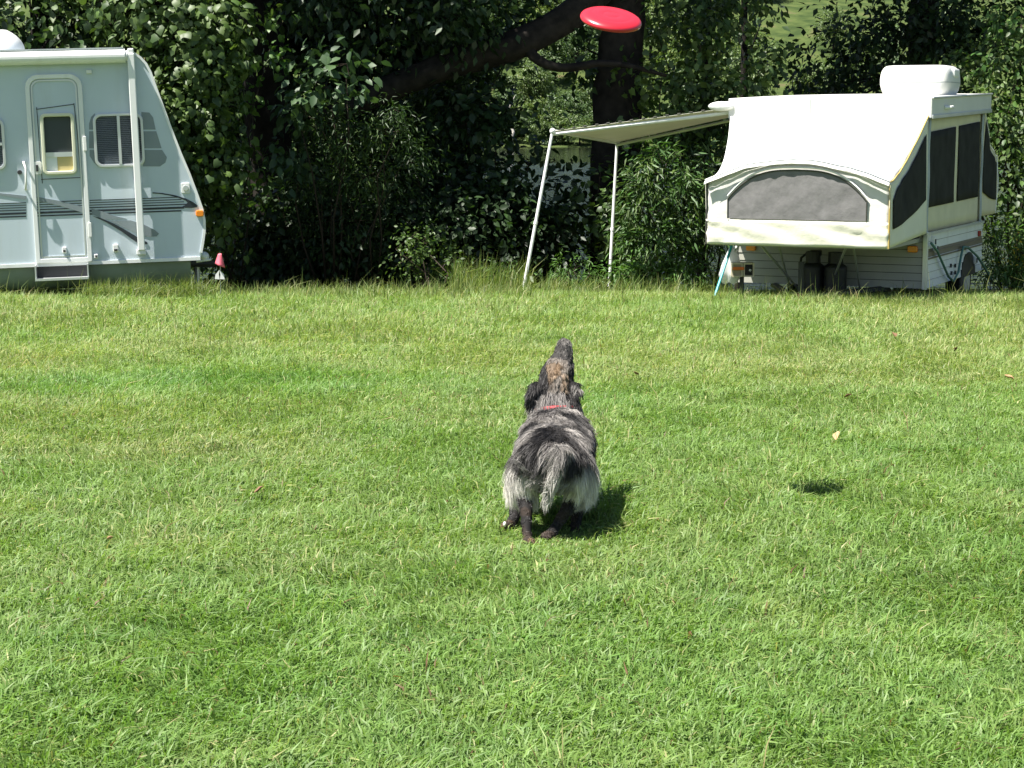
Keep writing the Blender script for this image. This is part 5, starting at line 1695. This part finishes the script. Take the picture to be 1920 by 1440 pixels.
tf = np.array([(0, 1, 3), (0, 3, 2), (2, 3, 5), (2, 5, 4), (4, 5, 6)])
Fa = (tf[None] + (np.arange(n) * 7)[:, None, None]).reshape(-1, 3)
cv = col_c[ci] * g.uniform(.82, 1.18, (n, 1)) * (1 + g.uniform(-1, 1, NCL) * np.where(Ln > .03, .36, .10))[ci][:, None]
C = np.repeat(cv, 7, 0).reshape(n, 7, 3)
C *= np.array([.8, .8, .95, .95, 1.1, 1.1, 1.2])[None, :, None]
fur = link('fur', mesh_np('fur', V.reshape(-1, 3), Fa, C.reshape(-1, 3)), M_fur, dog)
fur['kind'] = 'stuff'
# collar, nose, eyes, pale pad of the lifted paw
M_red = pmat('red_webbing', (0.60, 0.02, 0.03), 0.6, var=0.1)
na = (W(1041, 745, 8.065) - W(1044, 800, 8.03)).normalized()
nc = W(1041.5, 771, 8.048) - dog_base
e1_ = Vector((1, 0, 0)); e1_ = (e1_ - na * e1_.dot(na)).normalized(); e2_ = na.cross(e1_)
def colf(u, v):
    a = 2 * PI * u
    return nc + (e1_ * math.cos(a) * .098 + e2_ * math.sin(a) * .088) + na * (.022 * (v - .5))
MB().grid(colf, 36, 3, True).build('collar', M_red, dog, smooth=True, solid=0.004)
M_nose = pmat('nose_leather', (0.012, 0.011, 0.012), 0.4, var=0.2, bump=.4, bscale=300)
nn = W(1058, 640.5, 8.165) - dog_base
MB().ellipsoid(nn, .019, .02, .013).build('nose', M_nose, dog, smooth=True)
M_eye = pmat('eye_dark', (0.03, 0.018, 0.01), 0.08, var=0.05)
for s in (-1, 1):
    MB().ellipsoid(W(1051, 685, 8.13) - dog_base + Vector((s * .05, .022, 0)), .011, .011, .011).build('eye', M_eye, dog, smooth=True)
pp = W(944.5, 981, 7.53) - dog_base
MB().ellipsoid(pp + Vector((.004, 0, -.004)), .007, .009, .011).build('paw_pad', pmat('pale_toe', (.75, .70, .62), .7, var=.1), dog, smooth=True)

# ------------------------------------------------------------------ grass
g = np.random.default_rng(99)


def blades(N, ymin, ymax, dens_pow, wfun, lfun, leanfun, seed, xr=None, colour=None, margin=0.8, fine=False, shift=0):
    g = np.random.default_rng(seed)
    yy = np.linspace(ymin, ymax, 400)
    hwid = 0.2667 * yy * 1.02 + margin if xr is None else np.full(400, (xr[1] - xr[0]) / 2)
    pdf = hwid * yy ** (-dens_pow)
    cdf = np.cumsum(pdf); cdf /= cdf[-1]
    y = np.interp(g.random(N), cdf, yy) + g.normal(size=N) * 0.01
    if xr is None:
        x = g.uniform(-1, 1, N) * (0.2667 * y * 1.02 + margin)
    else:
        x = g.uniform(xr[0], xr[1], N)
    if shift:
        x = shift * (0.2667 * y * 1.02 + margin + x)
    # tufts: pull blades a little towards clump centres
    z = ground_z(x, y)
    P = np.stack([x, y, z], -1)
    P2 = np.stack([x, y, np.zeros(N)], -1)
    tuft = vnoise(P2, 5.5, 61) * .6 + vnoise(P2, 14, 62) * .4
    L = lfun(y, g) * (0.62 + 0.95 * tuft) * g.uniform(.6, 1.25, N)
    L *= 1 - .74 * np.exp(-(np.hypot(x - dog_base.x, (y - dog_base.y + .10) * .8) / .27) ** 4)
    az = g.uniform(0, 2 * PI, N)
    caz = vnoise(P2, 1.6, 63) * 9 + vnoise(P2, 6, 64) * 4
    D = np.stack([np.cos(az) + .75 * np.cos(caz), np.sin(az) + .75 * np.sin(caz), np.zeros(N)], -1)
    D = norm(D)
    lean = leanfun(y, g)
    lean = np.clip(lean, .05, 1.5)
    tip = P + D * (L * np.sin(lean))[:, None] + np.array([0, 0, 1]) * (L * np.cos(lean))[:, None]
    mid = P + D * (L * .5 * np.sin(lean * .55))[:, None] + np.array([0, 0, 1]) * (L * .56 * np.cos(lean * .55))[:, None]
    sd = norm(np.cross(D, [0, 0, 1]) + g.normal(size=(N, 3)) * .35)
    w = wfun(y, g)[:, None]
    if fine:
        V = np.stack([P, mid - sd * w * .5, mid + sd * w * .5, tip], 1)
        tf = np.array([(0, 2, 1), (1, 2, 3)])
    else:
        V = np.stack([P - sd * w * .35, P + sd * w * .35, mid - sd * w * .5, mid + sd * w * .5, tip], 1)
        tf = np.array([(0, 1, 3), (0, 3, 2), (2, 3, 4)])
    nk = V.shape[1]
    Fa = (tf[None] + (np.arange(N) * nk)[:, None, None]).reshape(-1, 3)
    C = colour(P2, y, tuft, g) * (0.88 + .24 * tuft)[:, None]
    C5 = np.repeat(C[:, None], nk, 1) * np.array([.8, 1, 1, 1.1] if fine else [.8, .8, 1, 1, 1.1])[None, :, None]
    return V.reshape(-1, 3), Fa, C5.reshape(-1, 3)


def patch(P2, px, py, rx, ry):
    c_ = W(px, py, 10)
    # ground point of the pixel
    r_ = ray(px, py); t = -CAMZ / r_.z
    cx, cy = r_.x * t, r_.y * t
    return np.exp(-(((P2[:, 0] - cx) / rx) ** 2 + ((P2[:, 1] - cy) / ry) ** 2))


def gcol(P2, y, tuft, g):
    N = len(y)
    green = np.array([.125, .235, .050]); deep = np.array([.075, .180, .040]); lime = np.array([.195, .290, .075]); straw = np.array([.38, .36, .17]); olive = np.array([.200, .255, .080])
    n1 = vnoise(P2, .55, 71); n2 = vnoise(P2, 1.9, 72); n3 = vnoise(P2, 5, 73)
    far = sst(y, 8, 13.5)
    dry = np.clip(.16 + (n1 - .5) * .6 + (n2 - .5) * .5 + far * .62 + .5 * patch(P2, 250, 850, 1.3, .6) - .8 * patch(P2, 380, 725, 1.6, .7) - .5 * patch(P2, 60, 925, .6, .25) - .5 * patch(P2, 1150, 760, .5, .4), 0, 1)
    dp = np.clip((n3 - .5) * 1.2 + (n2 - .5) * .7 + .5 * patch(P2, 380, 725, 1.6, .6) + .4 * patch(P2, 150, 1230, .6, .6), 0, 1)
    c_ = mixc(np.tile(green, (N, 1)), lime, np.clip(g.random(N) * .9 + (n2 - .5) * .6, 0, 1))
    c_ = mixc(c_, olive, dry * .75)
    c_ = mixc(c_, deep, dp * .75 * (1 - dry * .6))
    st = g.random(N) < (.03 + .22 * dry ** 1.5)
    c_[st] = mixc(c_[st], straw, g.uniform(.4, 1, st.sum()))
    br = g.random(N) < .008
    c_[br] = np.array([.16, .09, .05])
    return c_ * g.uniform(.75, 1.25, (N, 1)) * (1 + .12 * far)[:, None]  # far blades lightened as well, haze put into their colour


parts = [
    blades(205000, 4.1, 9.0, 1.2, lambda y, g: .0026 + .0052 * g.random(len(y)) ** 1.6, lambda y, g: np.full(len(y), .068), lambda y, g: g.normal(1.05, .3, len(y)), 1, colour=gcol),
    blades(210000, 9.0, 14.0, 1.2, lambda y, g: g.uniform(.0035, .0075, len(y)), lambda y, g: .052 + (y - 9) * .004, lambda y, g: g.normal(.95, .35, len(y)), 2, colour=gcol, fine=True),
    blades(200000, 14.0, 21.5, .6, lambda y, g: g.uniform(.004, .009, len(y)), lambda y, g: .072 + np.clip(y - 14, 0, 4) * .006, lambda y, g: g.normal(.8, .35, len(y)), 3, colour=gcol, margin=1.0, fine=True),
]
# the field goes on past both edges of the view
for sgn, sd_ in ((-1, 31), (1, 32)):
    for (ya, yb, nb, ln_) in ((3.2, 9.0, 26000, .068), (9.0, 20.5, 26000, .085)):
        V, Fa, C = blades(nb, ya, yb, .8, lambda y, g: g.uniform(.005, .010, len(y)), lambda y, g: np.full(len(y), ln_), lambda y, g: g.normal(1.0, .3, len(y)), sd_ + int(ya), xr=(0, 1.7), colour=lambda P2, y, t, g: gcol(P2, y, t, g), fine=True, shift=sgn)
        parts.append((V, Fa, C))
# longer, thinner stalks poking out all over
parts.append(blades(5200, 4.3, 18.5, .3, lambda y, g: g.uniform(.0018, .0035, len(y)), lambda y, g: .11 + .004 * y, lambda y, g: g.normal(.75, .4, len(y)), 4, colour=lambda P2, y, t, g: gcol(P2, y, t, g) * np.array([1.25, 1.05, 1.2])))
off = 0
VV, FF, CC = [], [], []
for V, Fa, C in parts:
    VV.append(V); FF.append(Fa + off); CC.append(C); off += len(V)
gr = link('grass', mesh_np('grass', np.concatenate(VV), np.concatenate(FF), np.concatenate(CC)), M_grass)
tag(gr, 'mown green field grass with dry straw-coloured patches', 'grass', kind='stuff')


def tcol(P2, y, tuft, g):
    N = len(y)
    c_ = mixc(np.tile(np.array([.10, .17, .035]), (N, 1)), np.array([.26, .27, .10]), g.random(N) ** 1.5)
    return c_ * g.uniform(.75, 1.25, (N, 1))


tall = [
    blades(2600, 18.0, 18.9, 0, lambda y, g: g.uniform(.004, .009, len(y)), lambda y, g: np.full(len(y), .20), lambda y, g: g.normal(.5, .35, len(y)), 11, xr=(X(175, 18.5), X(400, 18.5)), colour=tcol),
    blades(2600, 18.3, 20.2, 0, lambda y, g: g.uniform(.004, .008, len(y)), lambda y, g: np.full(len(y), .17), lambda y, g: g.normal(.45, .35, len(y)), 12, xr=(X(380, 19), X(1000, 19)), colour=tcol),
    blades(700, 20.0, 21.4, 0, lambda y, g: g.uniform(.004, .009, len(y)), lambda y, g: np.full(len(y), .38), lambda y, g: g.normal(.35, .25, len(y)), 13, xr=(X(845, 20.6), X(990, 20.6)), colour=tcol),
    blades(1600, 20.3, 21.4, 0, lambda y, g: g.uniform(.004, .009, len(y)), lambda y, g: np.full(len(y), .22), lambda y, g: g.normal(.45, .3, len(y)), 14, xr=(X(960, 20), X(1390, 20)), colour=tcol),
    blades(1500, 17.2, 17.9, 0, lambda y, g: g.uniform(.003, .006, len(y)), lambda y, g: np.full(len(y), .12), lambda y, g: g.normal(.4, .3, len(y)), 15, xr=(X(1330, 17.5), X(1990, 17.5)), colour=tcol),
]
tall.append(blades(900, 17.0, 19.6, 0, lambda y, g: g.uniform(.003, .006, len(y)), lambda y, g: g.uniform(.12, .30, len(y)), lambda y, g: g.normal(.5, .4, len(y)), 16, xr=(-5.6, 5.6), colour=tcol))
off = 0
VV, FF, CC = [], [], []
for V, Fa, C in tall:
    VV.append(V); FF.append(Fa + off); CC.append(C); off += len(V)
tg = link('tall_grass', mesh_np('tall_grass', np.concatenate(VV), np.concatenate(FF), np.concatenate(CC)), M_grass)
tag(tg, 'taller unmown grass along the back edge of the field', 'grass', kind='stuff')

# fallen leaves lying in the grass
M_dry = pmat('dry_leaf', (0.17, 0.085, 0.04), 0.7, var=0.3, vscale=20)
M_dry2 = pmat('tan_dry_leaf', (0.42, 0.26, 0.13), 0.7, var=0.3, vscale=20)
fl_list = [(1192, 703, .055, 0, 'curled brown fallen leaf in the grass right of the dog\'s head'), (486, 914, .05, 0, 'dark brown fallen leaf in the grass left of the dog'), (1590, 742, .05, 0, 'brown fallen leaf in the grass right of centre'),
           (1676, 627, .07, 0, 'brown fallen leaf in the far grass below the pop-up camper'), (1570, 820, .06, 1, 'pale tan fallen leaf right of the dog'), (1892, 706, .07, 1, 'orange-tan fallen leaf near the right edge of the field'), (1792, 655, .06, 0, 'small brown fallen leaf in the far grass at right'), (207, 1018, .035, 1, 'tiny tan fallen leaf at left in the near grass')]
tv, tf = tmpl('ovate')
for k, (px, py, s, mi, lab) in enumerate(fl_list):
    r_ = ray(px, py); t = -(CAMZ - .06) / r_.z
    x, y = r_.x * t, r_.y * t
    me_ = bpy.data.meshes.new('fallen_leaf')
    n_ = 9
    m_ = MB().grid(lambda u, v: ((u - .5) * .62 * math.sin(PI * min(max(v, .02), .98)) ** .8, v - .5, .22 * (abs(u - .5) * 2) ** 2 * math.sin(PI * v) + .25 * (v - .5) ** 2 + .03 * math.sin(9 * v + k)), 7, n_)
    o = m_.build('fallen_leaf', [M_dry, M_dry2][mi], None, smooth=True, solid=0.02)
    o.scale = (s, s, s)
    o.location = (x, y, gz(x, y) + .06)
    o.rotation_euler = (gg.uniform(.2, .7), gg.uniform(-.4, .4), gg.uniform(0, 6.28))
    tag(o, lab, 'leaf', 'fallen leaves in the grass')
